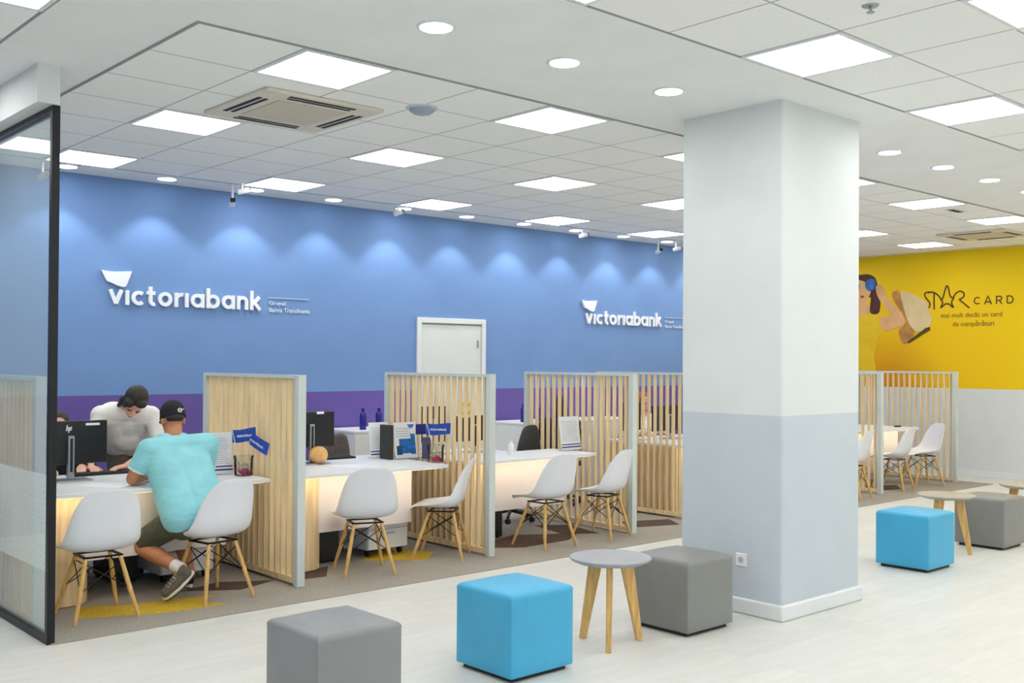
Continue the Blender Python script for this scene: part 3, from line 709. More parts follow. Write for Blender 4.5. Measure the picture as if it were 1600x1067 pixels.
# ------------------------------------------------------------------ printed mural on the yellow wall
MU = {
'hair': [(-0.011, 1.196), (0.009, 1.405), (0.114, 1.495), (0.28, 1.514), (0.423, 1.515), (0.534, 1.453), (0.568, 1.32), (0.605, 1.169), (0.615, 1.002), (0.595, 0.9), (0.505, 0.875), (0.424, 0.915), (0.444, 1.045), (0.454, 1.176), (0.322, 1.087), (0.115, 1.095)],
'neck': [(0.239, 1.109), (0.383, 1.141), (0.424, 1.008), (0.444, 0.895), (0.281, 0.825), (0.157, 0.866), (0.198, 0.997)],
'face': [(0.009, 1.367), (0.072, 1.44), (0.239, 1.441), (0.382, 1.386), (0.454, 1.288), (0.444, 1.195), (0.363, 1.095), (0.301, 1.079), (0.239, 1.062), (0.115, 1.076), (0.031, 1.194)],
'dress': [(-0.137, 0.759), (0.115, 0.886), (0.24, 0.864), (0.424, 0.887), (0.595, 0.854), (0.685, 0.74), (0.705, 0.628), (0.586, 0.575), (0.536, 0.37), (0.507, 0.203), (0.547, -0.002), (0.527, -0.096), (-0.092, -0.105), (-0.009, 0.297), (-0.073, 0.527)],
'arm': [(0.595, 0.835), (0.724, 0.85), (0.92, 0.789), (1.036, 0.759), (0.998, 0.678), (0.862, 0.672), (0.705, 0.61), (0.626, 0.667)],
'bag_side': [(0.802, 1.161), (0.812, 1.216), (0.919, 1.248), (1.036, 0.878), (1.074, 0.731), (1.189, 0.584), (1.075, 0.431), (0.979, 0.404), (0.891, 0.625), (1.017, 0.696), (0.997, 0.861), (0.861, 1.03)],
'bag_front': [(0.919, 1.248), (1.112, 1.184), (1.375, 1.038), (1.394, 0.903), (1.45, 0.794), (1.394, 0.652), (1.189, 0.584), (1.074, 0.731), (1.016, 0.896)],
'bag_opening': [(1.056, 0.449), (1.075, 0.425), (1.413, 0.625), (1.404, 0.67), (1.339, 0.653)],
'forearm': [(0.664, 1.148), (0.744, 1.127), (0.861, 0.993), (0.997, 0.842), (1.04, 0.75), (0.978, 0.697), (0.862, 0.763), (0.744, 0.923), (0.655, 1.056)],
'hand': [(0.534, 1.322), (0.604, 1.346), (0.674, 1.278), (0.694, 1.203), (0.734, 1.136), (0.665, 1.065), (0.605, 1.095), (0.555, 1.19)],
'sunglasses': [(0.352, 1.359), (0.382, 1.414), (0.453, 1.442), (0.524, 1.425), (0.548, 1.358), (0.534, 1.284), (0.464, 1.241), (0.383, 1.264)],
'sunglasses2': [(0.072, 1.345), (0.135, 1.399), (0.239, 1.393), (0.27, 1.325), (0.218, 1.262), (0.114, 1.267)],
'lips': [(0.27, 1.174), (0.321, 1.185), (0.346, 1.158), (0.301, 1.141)]}
mc = dict(hair=mat('mural_hair_print', (76, 34, 26), .6, vary=.2, scale=14), neck=mat('mural_skin_print', (226, 176, 120), .6, vary=.08, scale=4), dress=mat('mural_yellow_dress_print', (236, 196, 18), .6, vary=.03, scale=5),
          bag_side=mat('mural_kraft_print', (186, 130, 62), .6, vary=.12, scale=6), bag_front=mat('mural_pale_bag_print', (224, 200, 150), .6, vary=.05, scale=3), bag_opening=mat('mural_dark_olive_print', (84, 66, 20), .6, vary=.1),
          sunglasses=mat('mural_blue_lens_print', (48, 96, 160), .5, vary=.3, scale=12), lips=mat('mural_red_print', (178, 52, 48), .5, vary=.05))
mc['face'] = mc['arm'] = mc['forearm'] = mc['hand'] = mc['neck']; mc['sunglasses2'] = mc['sunglasses']
mu = thing('wall_mural', 'printed wall picture of a woman in yellow with sunglasses and paper shopping bag', 'mural', (WALL_X, 8.8, 1.5))
def chaikin(p, n=2):
    for _ in range(n):
        q = []
        for i in range(len(p)):
            a = Vector(p[i]); b = Vector(p[(i + 1) % len(p)]); q += [a.lerp(b, .22), a.lerp(b, .78)]
        p = q
    return [tuple(v) for v in p]
for i, (k, pts) in enumerate(MU.items()):
    m = MB(); m.m = frame_m((-.0004 - .0012 * i, 0, 0), (0, -1, 0), (0, 0, 1))
    if k != 'bag_opening' : pts = chaikin(pts)
    if k in ('hair', 'dress', 'neck', 'face'): pts = [(max(p[0], .03), p[1]) for p in pts]
    # fan-safe prism (concave outlines are triangulated by Blender's ngon fill)
    m.prism(pts, -.0004 - .0012 * i, .001); m.build(k.replace('2', ''), mc[k], mu)

ss = thing('wall_lettering', 'dark outlined card lettering on the yellow wall right of the printed woman', 'lettering', (WALL_X, 8.8, 1.5))
STAR = [([(1.403, 1.175), (1.347, 1.192), (1.315, 1.148), (1.36, 1.083), (1.412, 1.024), (1.397, 0.953), (1.342, 0.93), (1.286, 0.96)], 'letter_s'),
        ([(1.375, 1.19), (1.467, 1.186), (1.55, 1.12), (1.577, 1.066), (1.605, 1.088)], 'letter_t'), ([(1.471, 1.18), (1.468, 1.025), (1.473, 0.925)], 'letter_t'),
        ([(1.605, 1.088), (1.65, 1.258), (1.668, 1.272), (1.686, 1.25), (1.713, 1.096), (1.776, 1.093), (1.726, 1.025), (1.772, 0.93), (1.668, 1.027), (1.559, 0.932), (1.61, 1.029), (1.568, 1.075)], 'letter_a'),
        ([(1.758, 1.085), (1.794, 1.154), (1.865, 1.189), (1.927, 1.148), (1.914, 1.087), (1.847, 1.06)], 'letter_r'), ([(1.847, 1.06), (1.918, 1.0), (1.997, 0.932)], 'letter_r')]
def smoothline(p, n=2):
    for _ in range(n):
        q = [Vector(p[0])]
        for i in range(len(p) - 1):
            a = Vector(p[i]); b = Vector(p[i + 1]); q += [a.lerp(b, .25), a.lerp(b, .75)]
        q.append(Vector(p[-1])); p = q
    return p
for pts, nm in STAR:
    m = MB(); m.m = frame_m((-.001, 0, 0), (0, -1, 0), (0, 0, 1)); ribbon(m, smoothline(pts, 2 if nm != 'letter_a' else 1), .021, .003); m.build(nm, M['ink_brown'], ss)
for x0, nm, sts in ((2.065, 'letter_c', [arc(.05, .058, .046, 50, 310, 14)]), (2.215, 'letter_a', [[(0, 0), (.05, .116), (.1, 0)], [(.02, .035), (.08, .035)]]),
                    (2.375, 'letter_r', [[(.01, 0), (.01, .108), (.055, .108)] + arc(.055, .08, .028, 90, -90, 8) + [(.02, .052)], [(.05, .05), (.085, 0)]]),
                    (2.525, 'letter_d', [[(.01, .008), (.01, .108), (.04, .108)] + arc(.04, .058, .05, 90, -90, 10) + [(.01, .008)]])):
    m = MB(); m.m = frame_m((-.001, 0, 0), (0, -1, 0), (0, 0, 1))
    for s_ in sts: ribbon(m, [(x0 + a, .975 + b) for a, b in s_], .017, .003)
    m.build(nm, M['ink_brown'], ss)
text_mesh(ss, 'tagline', 'mai mult decât un card', .1, frame_m((-.0025, -1.57, .80), (0, -1, 0), (0, 0, 1)), mat('brown_small_print', (134, 100, 18), .6, vary=.05), .003, .0006, width=.89)
text_mesh(ss, 'tagline', 'de cumpărături', .1, frame_m((-.0025, -1.75, .67), (0, -1, 0), (0, 0, 1)), bpy.data.materials['brown_small_print'], .003, .0006, width=.6)

# ------------------------------------------------------------------ things on and behind the desks
TOP = .756
def monitor(x0, x1, y, z0, z1, label, mark=False, tags=()):
    cx = (x0 + x1) / 2
    t = thing('computer_monitor', label, 'monitor', (cx, y, TOP + .0005), 0, 'black computer monitors seen from behind')
    w_ = (x1 - x0) / 2; b0 = z0 - TOP; b1 = z1 - TOP
    MB().box(-w_, w_, 0, .035, b0, b1).build('screen_back', M['black'], t, bevel=.006)
    MB().box(-w_ + .008, w_ - .008, .034, .037, b0 + .012, b1 - .008).build('screen', mat('dark_screen', (36, 40, 52), .15, vary=.05) if 'dark_screen' not in bpy.data.materials else bpy.data.materials['dark_screen'], t)
    st = MB().box(-.022, .022, -.035, 0, 0.01, b0 + (b1 - b0) * .66).build('stand', M['silver'], t, bevel=.003)
    MB().box(-.009, .009, -.0375, -.0345, .06, b0 + (b1 - b0) * .6).build('cable_slot', M['black'], st)
    MB().box(-.12, .12, -.13, .05, 0, .01).build('base', M['silver'], t, bevel=.004)
    if mark:
        m = MB(); m.m = frame_m((-.01, 0, b1 - .05), (1, 0, 0), (0, 0, 1))
        ribbon(m, [(-.008, .022), (-.016, -.02)], .006, .0015); ribbon(m, [(-.012, 0), (.0, .004), (-.004, -.02)], .006, .0015)
        ribbon(m, [(.008, .004), (.0, -.034)], .006, .0015); ribbon(m, [(.008, .004), (.02, .006), (.016, -.014), (.004, -.014)], .006, .0015)
        m.build('maker_mark', M['sign_white'], t)
    for (a, b_, c, d_) in tags:
        MB().add([], []).box(a, b_, -.0015, .0, b1 - .001 * 0 - c, b1 - d_).build('white_label', M['paper'], t)
    return t
monitor(2.37, 2.90, 7.62, .868, 1.175, 'black monitor beside the glass post with a small white maker mark on its back', True, ((.11, .21, .035, .018),))
monitor(4.36, 4.83, 7.62, .888, 1.185, 'black monitor right of the first wooden divider behind the peach ball', False, ((.06, .13, .02, .0),))
monitor(5.80, 6.10, 7.70, .86, 1.195, 'left monitor of the pair seen through the slats before the white door', False)
monitor(6.14, 6.60, 7.62, .86, 1.10, 'right monitor of the pair seen through the slats before the white door', False)
monitor(8.62, 8.90, 7.72, .86, 1.17, 'narrow dark monitor seen through the divider left of the column', False)
monitor(9.0, 9.5, 7.62, .84, 1.13, 'wide dark monitor seen through the divider touching the column edge', False)
monitor(12.95, 13.35, 7.75, .84, 1.12, 'dark monitor on the far right desk seen through slats', False)
def keyboard(x, y, label, w_=.44):
    t = thing('keyboard', label, 'keyboard', (x, y, TOP + .0005), 0, 'black keyboards')
    MB().box(-w_ / 2, w_ / 2, -.07, .07, 0, .016).build('body', M['black'], t, bevel=.003)
    m = MB()
    for r in range(4):
        for c in range(14): m.box(-w_ / 2 + .015 + c * (w_ - .03) / 14, -w_ / 2 + .011 + (c + 1) * (w_ - .03) / 14, -.055 + r * .028, -.032 + r * .028, .016, .021)
    m.build('keys', M['dark_grey'], t); return t
keyboard(2.93, 7.86, 'black keyboard under the hands of the woman in the white blouse')
keyboard(4.93, 7.84, 'black keyboard beside the peach ball on the desk with the poster stand')
def paper(x, y, rz, label, w_=.21, l_=.297, n=1):
    t = MB()
    for k in range(n): t.m = Matrix.Rotation(rz + k * .12, 4, 'Z'); t.box(-w_ / 2, w_ / 2, -l_ / 2, l_ / 2, k * .0012, .001 + k * .0012)
    o = t.build('paper_sheet', M['paper']); o.location = (x, y, TOP + .0003); tag(o, label, 'paper', 'paper sheets on the desks'); return o
paper(2.72, 7.12, .5, 'white paper sheet on the desk left of the man', n=2)
paper(3.12, 7.36, -.1, 'white papers under the forearm of the man in the aqua shirt', n=3)
paper(4.72, 7.25, .2, 'white paper sheet on the desk behind the chair by the poster stand')
paper(6.15, 7.2, -.3, 'white paper sheet left of the dark office chair')
def sheet_stand(x, y, rz, label, w_=.22, h_=.31, kind='text', lean=-8):
    t = thing('document_stand', label, 'document stand', (x, y, TOP + .0005), rz, 'upright document stands on the desks')
    m = MB().box(-w_ / 2 - .01, w_ / 2 + .01, -.045, .045, 0, .006); m.build('foot', M['jar'] if kind == 'text' else M['silver'], t)
    R = Matrix.Translation((0, 0, .006)) @ Matrix.Rotation(math.radians(lean), 4, 'X')
    def on(b, y0, y1): b.m = R; return b
    q = on(MB(), 0, 0); q.box(-w_ / 2, w_ / 2, 0, .004, 0, h_); pg = q.build('page', M['paper'], t)
    m = on(MB(), 0, 0)
    if kind == 'text':
        rr = random.Random(int(x * 100))
        for i in range(13):
            z = h_ - .05 - i * .0155; e = w_ / 2 - .02 - rr.random() * .03
            m.box(-w_ / 2 + .02, e, -.0006, .0, z, z + .005)
        m.build('text_lines', M['ink'], pg)
        m = on(MB(), 0, 0); m.box(-w_ / 2 + .004, w_ / 2 - .004, -.0008, 0, .048, .058).box(-w_ / 2 + .004, w_ / 2 - .004, -.0008, 0, .022, .034)
        m.build('navy_bands', M['navy'], pg)
    else:
        for i in range(4): m.box(-w_ / 2 + .02, w_ / 2 - .05 - .02 * (i % 2), -.0006, 0, h_ - .06 - i * .022, h_ - .052 - i * .022)
        m.build('text_lines', M['ink'], pg)
        m = on(MB(), 0, 0)
        m.add([(w_ / 2 - .1, -.0008, h_ - .02), (w_ / 2 - .02, -.0008, h_ - .02), (w_ / 2 - .04, -.0008, h_ - .05), (w_ / 2 - .075, -.0008, h_ - .052)], [(0, 1, 2, 3)])
        m.build('emblem', M['print_blue'], pg)
        m = on(MB(), 0, 0); m.box(-w_ / 2 + .05, w_ / 2 - .06, -.0007, 0, .04, .17).box(w_ / 2 - .07, w_ / 2 - .02, -.0008, 0, .03, .21)
        m.build('blue_print', M['print_blue'], pg)
        m = on(MB(), 0, 0); m.box(-w_ / 2 + .02, -w_ / 2 + .08, -.0009, 0, .03, .11); m.build('teal_print', M['print_teal'], pg)
    return t
sheet_stand(3.62, 7.30, -.1, 'white document stand partly hidden by the chair right of the man')
sheet_stand(5.335, 7.66, 0, 'white document stand left of the blue poster stand', .205, .31)
sheet_stand(5.478, 7.46, 0, 'poster stand with blue printed shapes on a white sheet', .245, .315, 'poster')
sheet_stand(7.235, 7.16, .05, 'white document stand with navy bands beside the dark office chair', .28, .325)
o = MB().box(-.018, .018, -.08, .08, 0, .3).build('card_reader', M['dark_grey'], bevel=.004); o.location = (5.30, 7.52, TOP + .0005); tag(o, 'slim dark grey upright panel between the two document stands', 'panel')
o = MB().box(-.03, .03, -.03, .03, 0, .19).build('pen_holder', mat('grey_violet_plastic', (92, 90, 128), .5, vary=.06), bevel=.006); o.location = (5.60, 7.34, TOP + .0005); tag(o, 'grey-violet upright holder right of the poster stand', 'holder')
def bottle(x, y, z, label, m, h=.22, r=.035):
    t = thing('bottle', label, 'bottle', (x, y, z), 0, 'bottles behind and on the desks')
    MB().lathe([(r * .92, 0), (r, .008), (r, h * .68), (r * .8, h * .78), (r * .42, h * .84), (r * .42, h * .9)], n=20).build('body', m, t, smooth=True)
    MB().lathe([(r * .5, h * .9), (r * .5, h)], n=16).build('cap', m, t, smooth=True); return t
CABZ = .90
def cabinet(x0, x1, label):
    t = thing('low_cabinet', label, 'cabinet', ((x0 + x1) / 2, 9.1, .0065), 0, 'low white cabinets along the purple wall')
    w_ = (x1 - x0) / 2; MB().box(-w_, w_, -.16, .42, .0, CABZ - .008 - .022).build('body', M['white'], t, bevel=.003)
    MB().box(-w_ - .006, w_ + .006, -.175, .42, CABZ - .03, CABZ - .0065).build('cabinet_top', M['white'], t, bevel=.003)
    nd = max(2, round((x1 - x0) / .45))
    for k in range(nd):
        a = -w_ + 2 * w_ * k / nd; b = -w_ + 2 * w_ * (k + 1) / nd
        d = MB().box(a + .003, b - .003, -.176, -.16, .06, CABZ - .05).build('door', M['white'], t, bevel=.002)
        MB().tube([(b - .04, -.186, .5), (b - .04, -.186, .62)], .005, 8).build('handle', M['silver'], d)
    return t
cabinet(5.9, 6.95, 'low white cabinet carrying the two blue bottles left of the white door')
cabinet(8.2, 10.2, 'low white cabinet right of the door carrying blue bottles')
bottle(6.10, 9.08, CABZ + .0005, 'left of two navy blue bottles behind the poster stand', M['navy'])
bottle(6.30, 9.08, CABZ + .0005, 'right of two navy blue bottles behind the poster stand', M['navy'])
bottle(8.36, 9.08, CABZ + .0005, 'navy blue bottle just left of the third divider above the dark office chair', M['navy'])
bottle(8.66, 9.08, CABZ + .0005, 'navy blue bottle seen through the third divider, nearest the dark hair', M['navy'])
bottle(6.43, 7.15, TOP + .0005, 'small white bottle on the desk left of the dark office chair', M['white'], .13, .03)
t = thing('rubber_ball', 'peach orange ball on the desk beside the black monitor', 'ball', (4.62, 7.53, TOP + .0005))
m = MB(); m.ell((0, 0, .074), (.078, .078, .074), n=28, k=18); m.build('ball_body', M['orange_ball'], t, smooth=True)
MB().lathe([(.05, 0), (.055, .006)], n=24).build('ring_foot', M['black'], t)
# flag jars
def flag_jar(x, y, flags, label_jar, fl):
    t = thing('sweets_jar', label_jar, 'jar', (x, y, TOP + .0005), 0, 'glass jars of sweets holding flags')
    MB().lathe([(.058, 0), (.066, .008), (.07, .12), (.076, .15)], n=28).build('jar_wall', M['jar'], t, smooth=True)
    rr = random.Random(3); 
    for nm, mm, n_, z0, z1 in (('sweets', M['candy'], 26, .014, .045), ('pale_sweets', M['candy_pale'], 24, .05, .10)):
        m = MB()
        for k in range(n_):
            a = rr.random() * 2 * PI; q = .045 * math.sqrt(rr.random()); m.ell((q * math.cos(a), q * math.sin(a), z0 + (z1 - z0) * rr.random()), (.014, .011, .010), Euler((rr.random() * 3, rr.random() * 3, 0)).to_matrix(), 8, 6)
        m.build(nm, mm, t, smooth=True)['kind'] = 'stuff'
    for (bx, bz, tx, tz, w_, hh, ang, lb) in flags:
        f = thing('small_flag', lb, 'flag', (x + bx, y, TOP + .05), 0, 'small blue flags in the jars')
        a = Vector((0, 0, 0)); b = Vector((tx - bx, 0, tz - .05)); d = (b - a).normalized()
        MB().tube([a, b], .003, 8).build('stick', M['white'], f)
        if isinstance(ang, tuple): s_ = Vector(ang).normalized(); up = (Vector((0, 0, 1)) - s_ * s_.z).normalized()
        else: s_ = Vector((math.cos(ang), 0, math.sin(ang))); up = Vector((-math.sin(ang), 0, math.cos(ang)))
        nn = s_.cross(up); o_ = b
        vs = []; nx, nz = 12, 6
        for yy in (0, .002):
            for i in range(nx + 1):
                for j in range(nz + 1):
                    u = i / nx; v = j / nz
                    p = o_ + s_ * (u * w_) - up * (v * hh) + nn * (-.010 * math.sin(u * 6) * u - yy) + Vector((0, 0, -.006 * math.sin(u * 5)))
                    vs.append(p)
        n1 = (nx + 1) * (nz + 1); fs = []
        for i in range(nx):
            for j in range(nz):
                q = (i * (nz + 1) + j, (i + 1) * (nz + 1) + j, (i + 1) * (nz + 1) + j + 1, i * (nz + 1) + j + 1); fs += [q, tuple(n1 + v for v in q[::-1])]
        MB().add(vs, fs).build('cloth', M['flag_blue'], f, smooth='all')
        fm = frame_m(o_ + s_ * .03 - up * (hh * .62) + nn * .013, s_, up)
        text_mesh(f, 'flag_lettering', 'victoriabank', .03, fm, M['sign_white'], .001, .0006, width=w_ * .7)
flag_jar(3.725, 7.12, [(-.02, 0, -.095, .345, .19, .095, .04, 'left blue flag in the jar before the first divider'), (.02, 0, .055, .33, .25, .095, (.14, -1, -.38), 'right blue flag in the jar before the first divider, tilted down')],
         'glass jar of red sweets with two blue flags right of the man', None)
flag_jar(5.47, 7.04, [(.0, 0, -.10, .335, .26, .095, -.05, 'blue flag in the jar before the second divider')], 'glass jar of sweets at the end of the desk with the poster stand', None)
o = MB().box(-.055, .055, -.004, 0, 0, .09).build('small_flag', M['navy']); o.location = (5.52, 7.32, TOP + .22); tag(o, 'small dark blue pennant beside the poster stand', 'flag')
MB().tube([(0, .002, -.22), (0, .002, .08)], .003, 8).build('stick', M['white'], o)
# yellow card
t = thing('yellow_sign', 'small yellow sign with dark squares clipped above the monitors before the white door', 'sign', (6.255, 7.612, 1.085))
MB().box(-.085, .085, -.004, 0, 0, .15).build('board', M['yellow_card'], t)
m = MB()
for a, b in ((-.04, .115), (.04, .11), (-.04, .03), (.04, .035)): m.box(a - .012, a + .012, -.006, -.004, b, b + .022)
m.build('dark_squares', M['black'], t)
o = MB().box(-.05, .05, -.03, .03, 0, .02).build('stapler', M['black'], bevel=.006); o.location = (13.42, 7.05, TOP + .0005); tag(o, 'small black stapler on the far right desk', 'stapler')

# office chairs
def office_chair(x, y, rz, label, m, bz0=.62, bz1=.99, w_=.2):
    t = thing('office_chair', label, 'office chair', (x, y, .0065), rz, 'office chairs behind the desks')
    prof = []; vs = []
    b = MB(); nz = 8
    pts = []
    for i in range(nz + 1):
        q = i / nz; z = bz0 + (bz1 - bz0) * q; hw = w_ * (1 - .52 * q ** 1.9)
        if i == nz: hw *= .78
        for s_ in (-1, -.5, 0, .5, 1): pts.append((s_ * hw, -.03 * (1 - s_ * s_) - .04 * q, z - (.012 if abs(s_) == 1 and i == nz else 0)))
    n1 = len(pts); pts2 = [(p[0], p[1] + .05, p[2]) for p in pts]
    fs = []
    for i in range(nz):
        for j in range(4):
            q = (i * 5 + j, i * 5 + j + 1, (i + 1) * 5 + j + 1, (i + 1) * 5 + j); fs += [q, tuple(n1 + v for v in q[::-1])]
    for i in range(nz):
        fs += [(i * 5, (i + 1) * 5, n1 + (i + 1) * 5, n1 + i * 5), (i * 5 + 4, n1 + i * 5 + 4, n1 + (i + 1) * 5 + 4, (i + 1) * 5 + 4)]
    for j in range(4): fs += [(j, n1 + j, n1 + j + 1, j + 1), (nz * 5 + j, nz * 5 + j + 1, n1 + nz * 5 + j + 1, n1 + nz * 5 + j)]
    b.add(pts + pts2, fs).build('backrest', m, t, smooth=True, sub=1)
    MB().box(-.2, .2, .06, .46, .44, .50).build('seat', m, t, smooth=True, bevel=.03, seg=4)
    MB().tube([(0, .02, .63), (0, .05, .5), (0, .15, .42), (0, .25, .42)], .018, 10).tube([(0, .25, .44), (0, .25, .12)], .025, 12).build('column', M['black'], t)
    fb = MB()
    for k in range(5):
        a = 2 * PI * k / 5; fb.tube([(0, .25, .11), (.24 * math.cos(a), .25 + .24 * math.sin(a), .065)], [.022, .014], 8)
    fb.build('star_base', M['black'], t)
    for k in range(5):
        a = 2 * PI * k / 5; c = Vector((.24 * math.cos(a), .25 + .24 * math.sin(a), .028)); MB().tube([c + Vector((-.014, 0, 0)), c + Vector((.014, 0, 0))], .028, 12).build('caster', M['black'], t)
    return t
office_chair(7.10, 7.62, .12, 'dark grey office chair with a rounded back behind the third desk', M['dark_grey'], .60, .985, .195)
office_chair(5.36, 8.42, .2, 'grey-brown office chair low behind the white document stands', mat('grey_brown_fabric', (104, 96, 94), .9, vary=.1, scale=30), .60, .93, .2)

# ------------------------------------------------------------------ people
def blob(name, mb, voxel, m, parent, smooth=5, decim=None):
    me = bpy.data.meshes.new(name); me.from_pydata(mb.v, [], mb.f)
    bm = bmesh.new(); bm.from_mesh(me); bmesh.ops.recalc_face_normals(bm, faces=bm.faces); bm.to_mesh(me); bm.free()
    ob = bpy.data.objects.new(name, me); COL.objects.link(ob)
    r = ob.modifiers.new('r', 'REMESH'); r.mode = 'VOXEL'; r.voxel_size = voxel
    s_ = ob.modifiers.new('s', 'SMOOTH'); s_.factor = .5; s_.iterations = smooth
    bpy.context.view_layer.update()
    me2 = bpy.data.meshes.new_from_object(ob.evaluated_get(bpy.context.evaluated_depsgraph_get()))
    bpy.data.objects.remove(ob); bpy.data.meshes.remove(me)
    me2.materials.clear(); me2.materials.append(m); me2.polygons.foreach_set('use_smooth', [True] * len(me2.polygons))
    o = bpy.data.objects.new(name, me2); COL.objects.link(o); o.parent = parent; return o
def head_frame(c, fwd, up=(0, 0, 1)):
    f = Vector(fwd).normalized(); r = f.cross(Vector(up)).normalized(); u = r.cross(f)
    return Matrix(((r.x, f.x, u.x, c[0]), (r.y, f.y, u.y, c[1]), (r.z, f.z, u.z, c[2]), (0, 0, 0, 1)))
def head_prims(mb, H):
    o = mb.m; mb.m = H
    mb.ell((0, -.012, .028), (.074, .094, .088)); mb.ell((0, .022, -.03), (.062, .068, .078)); mb.ell((0, .045, -.085), (.034, .034, .03))
    mb.cap((0, .086, .012), (0, .104, -.028), .008, .014); mb.ell((0, .085, -.06), (.024, .012, .012))
    mb.ell((-.034, .076, .02), (.02, .012, .008)); mb.ell((.034, .076, .02), (.02, .012, .008))
    for s_ in (-1, 1): mb.ell((s_ * .076, -.008, -.005), (.010, .02, .032))
    mb.m = o
def eyes_mouth(H, parent):
    for s_ in (-1, 1):
        m = MB(); m.m = H; m.ell((s_ * .031, .078, .004), (.013, .007, .007), n=12, k=8); m.build('eye', M['eye'], parent, smooth=True)
        m = MB(); m.m = H; m.tube([(s_ * .014, .09, .024), (s_ * .034, .09, .03), (s_ * .05, .078, .022)], .0035, 6); m.build('eyebrow', M['hair'], parent)
    m = MB(); m.m = H; m.ell((0, .094, -.062), (.021, .006, .007), n=12, k=8); m.build('mouth', M['lip'], parent, smooth=True)
def hand_prims(mb, wrist, fdir, palm_n, side, curl=.5, sc=1.):
    """palm, five fingers of unequal length and a thumb from the side; fdir finger direction, palm_n towards the palm"""
    f = Vector(fdir).normalized(); n = Vector(palm_n); n = (n - f * n.dot(f)).normalized(); s_ = f.cross(n) * side; w = Vector(wrist)
    for k, off in enumerate((-.027, -.009, .009, .027)):
        mb.cap(w + f * .01 * sc + s_ * off * .7 * sc, w + f * .085 * sc + s_ * off * sc, .014 * sc, .0125 * sc)
    for off, L_ in ((-.030, .062), (-.010, .074), (.010, .078), (.030, .068)):
        a = w + f * .088 * sc + s_ * off * sc; d1 = (f + n * curl * .5).normalized(); b = a + d1 * L_ * .45 * sc; d2 = (f + n * curl * 1.4).normalized(); c = b + d2 * L_ * .35 * sc; d3 = (f * .7 + n * curl * 2.0).normalized(); e = c + d3 * L_ * .25 * sc
        mb.cap(a, b, .0088 * sc, .0082 * sc, n=10); mb.cap(b, c, .0082 * sc, .0076 * sc, n=10); mb.cap(c, e, .0076 * sc, .0068 * sc, n=10)
    a = w + f * .022 * sc + s_ * .026 * sc; b = a + (f * .6 + s_ * .75 + n * .3).normalized() * .04 * sc; c = b + (f * .9 + s_ * .35 + n * .4).normalized() * .034 * sc
    mb.cap(a, b, .0125 * sc, .0105 * sc, n=10); mb.cap(b, c, .0105 * sc, .0085 * sc, n=10)
def shoe(parent, toe, heel, ankle, m, sc=1.):
    t_ = Vector(toe); h = Vector(heel); y = (t_ - h); L_ = y.length; y.normalize(); a = Vector(ankle) - h; z = (a - y * a.dot(y)).normalized(); x = y.cross(z)
    H = Matrix(((x.x, y.x, z.x, h.x), (x.y, y.y, z.y, h.y), (x.z, y.z, z.z, h.z), (0, 0, 0, 1)))
    mb = MB(); mb.m = H
    mb.cap((0, .035, .045), (0, L_ * .5, .045), .036, .042); mb.cap((0, L_ * .5, .04), (0, L_ - .04, .036), .043, .036); mb.cap((0, .035, .04), (0, .045, .095), .038, .036, True)
    o = blob('shoe', mb, .007, m, parent, 3)
    s2 = MB(); s2.m = H; pol = []
    for i in range(28):
        a_ = 2 * PI * i / 28; yy = L_ / 2 + math.cos(a_) * (L_ / 2 + .006); ww = .043 + .008 * math.cos(a_ - .2); pol.append((math.sin(a_) * ww, yy))
    s2.prism(pol, .002, .026); s2.build('sole', M['rubber'], o, bevel=.005)
    s3 = MB(); s3.m = H; s3.prism([(px_ * .97, L_ / 2 + (py_ - L_ / 2) * .98) for px_, py_ in pol], -.006, .003); s3.build('outsole', M['dark_grey'], o)
    l = MB(); l.m = H
    for k in range(4): l.tube([(-.02, L_ * .42 + k * .022, .084 - k * .004), (.02, L_ * .42 + k * .022 + .008, .084 - k * .004)], .003, 6)
    l.build('laces', M['rubber'], o); return o

def seated_or_standing_torso(mb, P, C, N, SL, SR, R, w0=.075, w1=.07, r0=.12, r1=.115, g=0.):
    P, C, N, SL, SR, R = map(Vector, (P, C, N, SL, SR, R)); R = R.normalized()
    for s_ in (-1, 1): mb.cap(P + R * s_ * w0, C + R * s_ * w1, r0 + g, r1 + g, n=20)
    mb.cap(P, C, r0 + .005 + g, r1 + .005 + g, n=20); mb.cap(C, N.lerp(C, .35), r1 + g, .07 + g, n=20)
    for S0 in (SL, SR):
        mb.cap(C.lerp(S0, .35), S0, .09 + g, .062 + g, n=18); mb.cap(N.lerp(C, .25), S0, .058 + g, .056 + g, n=18)

# --- man in the aqua shirt, seated with his back to the camera, leaning on the desk
man = thing('person', 'seated man in aqua T-shirt, olive shorts and black cap leaning on the desk', 'person', (3.15, 6.75, .0))
man.location = (0, 0, 0)
P = Vector((3.15, 6.715, .57)); C = Vector((3.12, 6.90, .90)); N = Vector((3.11, 6.985, 1.09))
SL = Vector((2.915, 6.92, 1.01)); SR = Vector((3.355, 6.93, 1.025)); Rr = Vector((.99, .10, 0))
EL = Vector((2.835, 6.985, .808)); HL = Vector((3.03, 7.20, .80)); ER = Vector((3.385, 7.04, .81)); HR = Vector((3.20, 7.28, .80))
HC = Vector((3.145, 7.06, 1.188)); HF = Vector((.12, .9, -.35))
KL = Vector((2.90, 7.04, .345)); AL = Vector((3.025, 6.635, .225)); KR = Vector((3.24, 7.18, .41)); AR = Vector((3.25, 6.98, .11))
b = MB(); seated_or_standing_torso(b, P, C, N, SL, SR, Rr)
b.cap(N - Vector((0, .01, .02)), HC + Vector((0, -.02, -.05)), .062, .058)
Hm = head_frame(HC, HF); head_prims(b, Hm)
b.cap(SL, EL, .056, .046); b.cap(EL, HL, .045, .03); b.cap(SR, ER, .056, .046); b.cap(ER, HR, .045, .03)
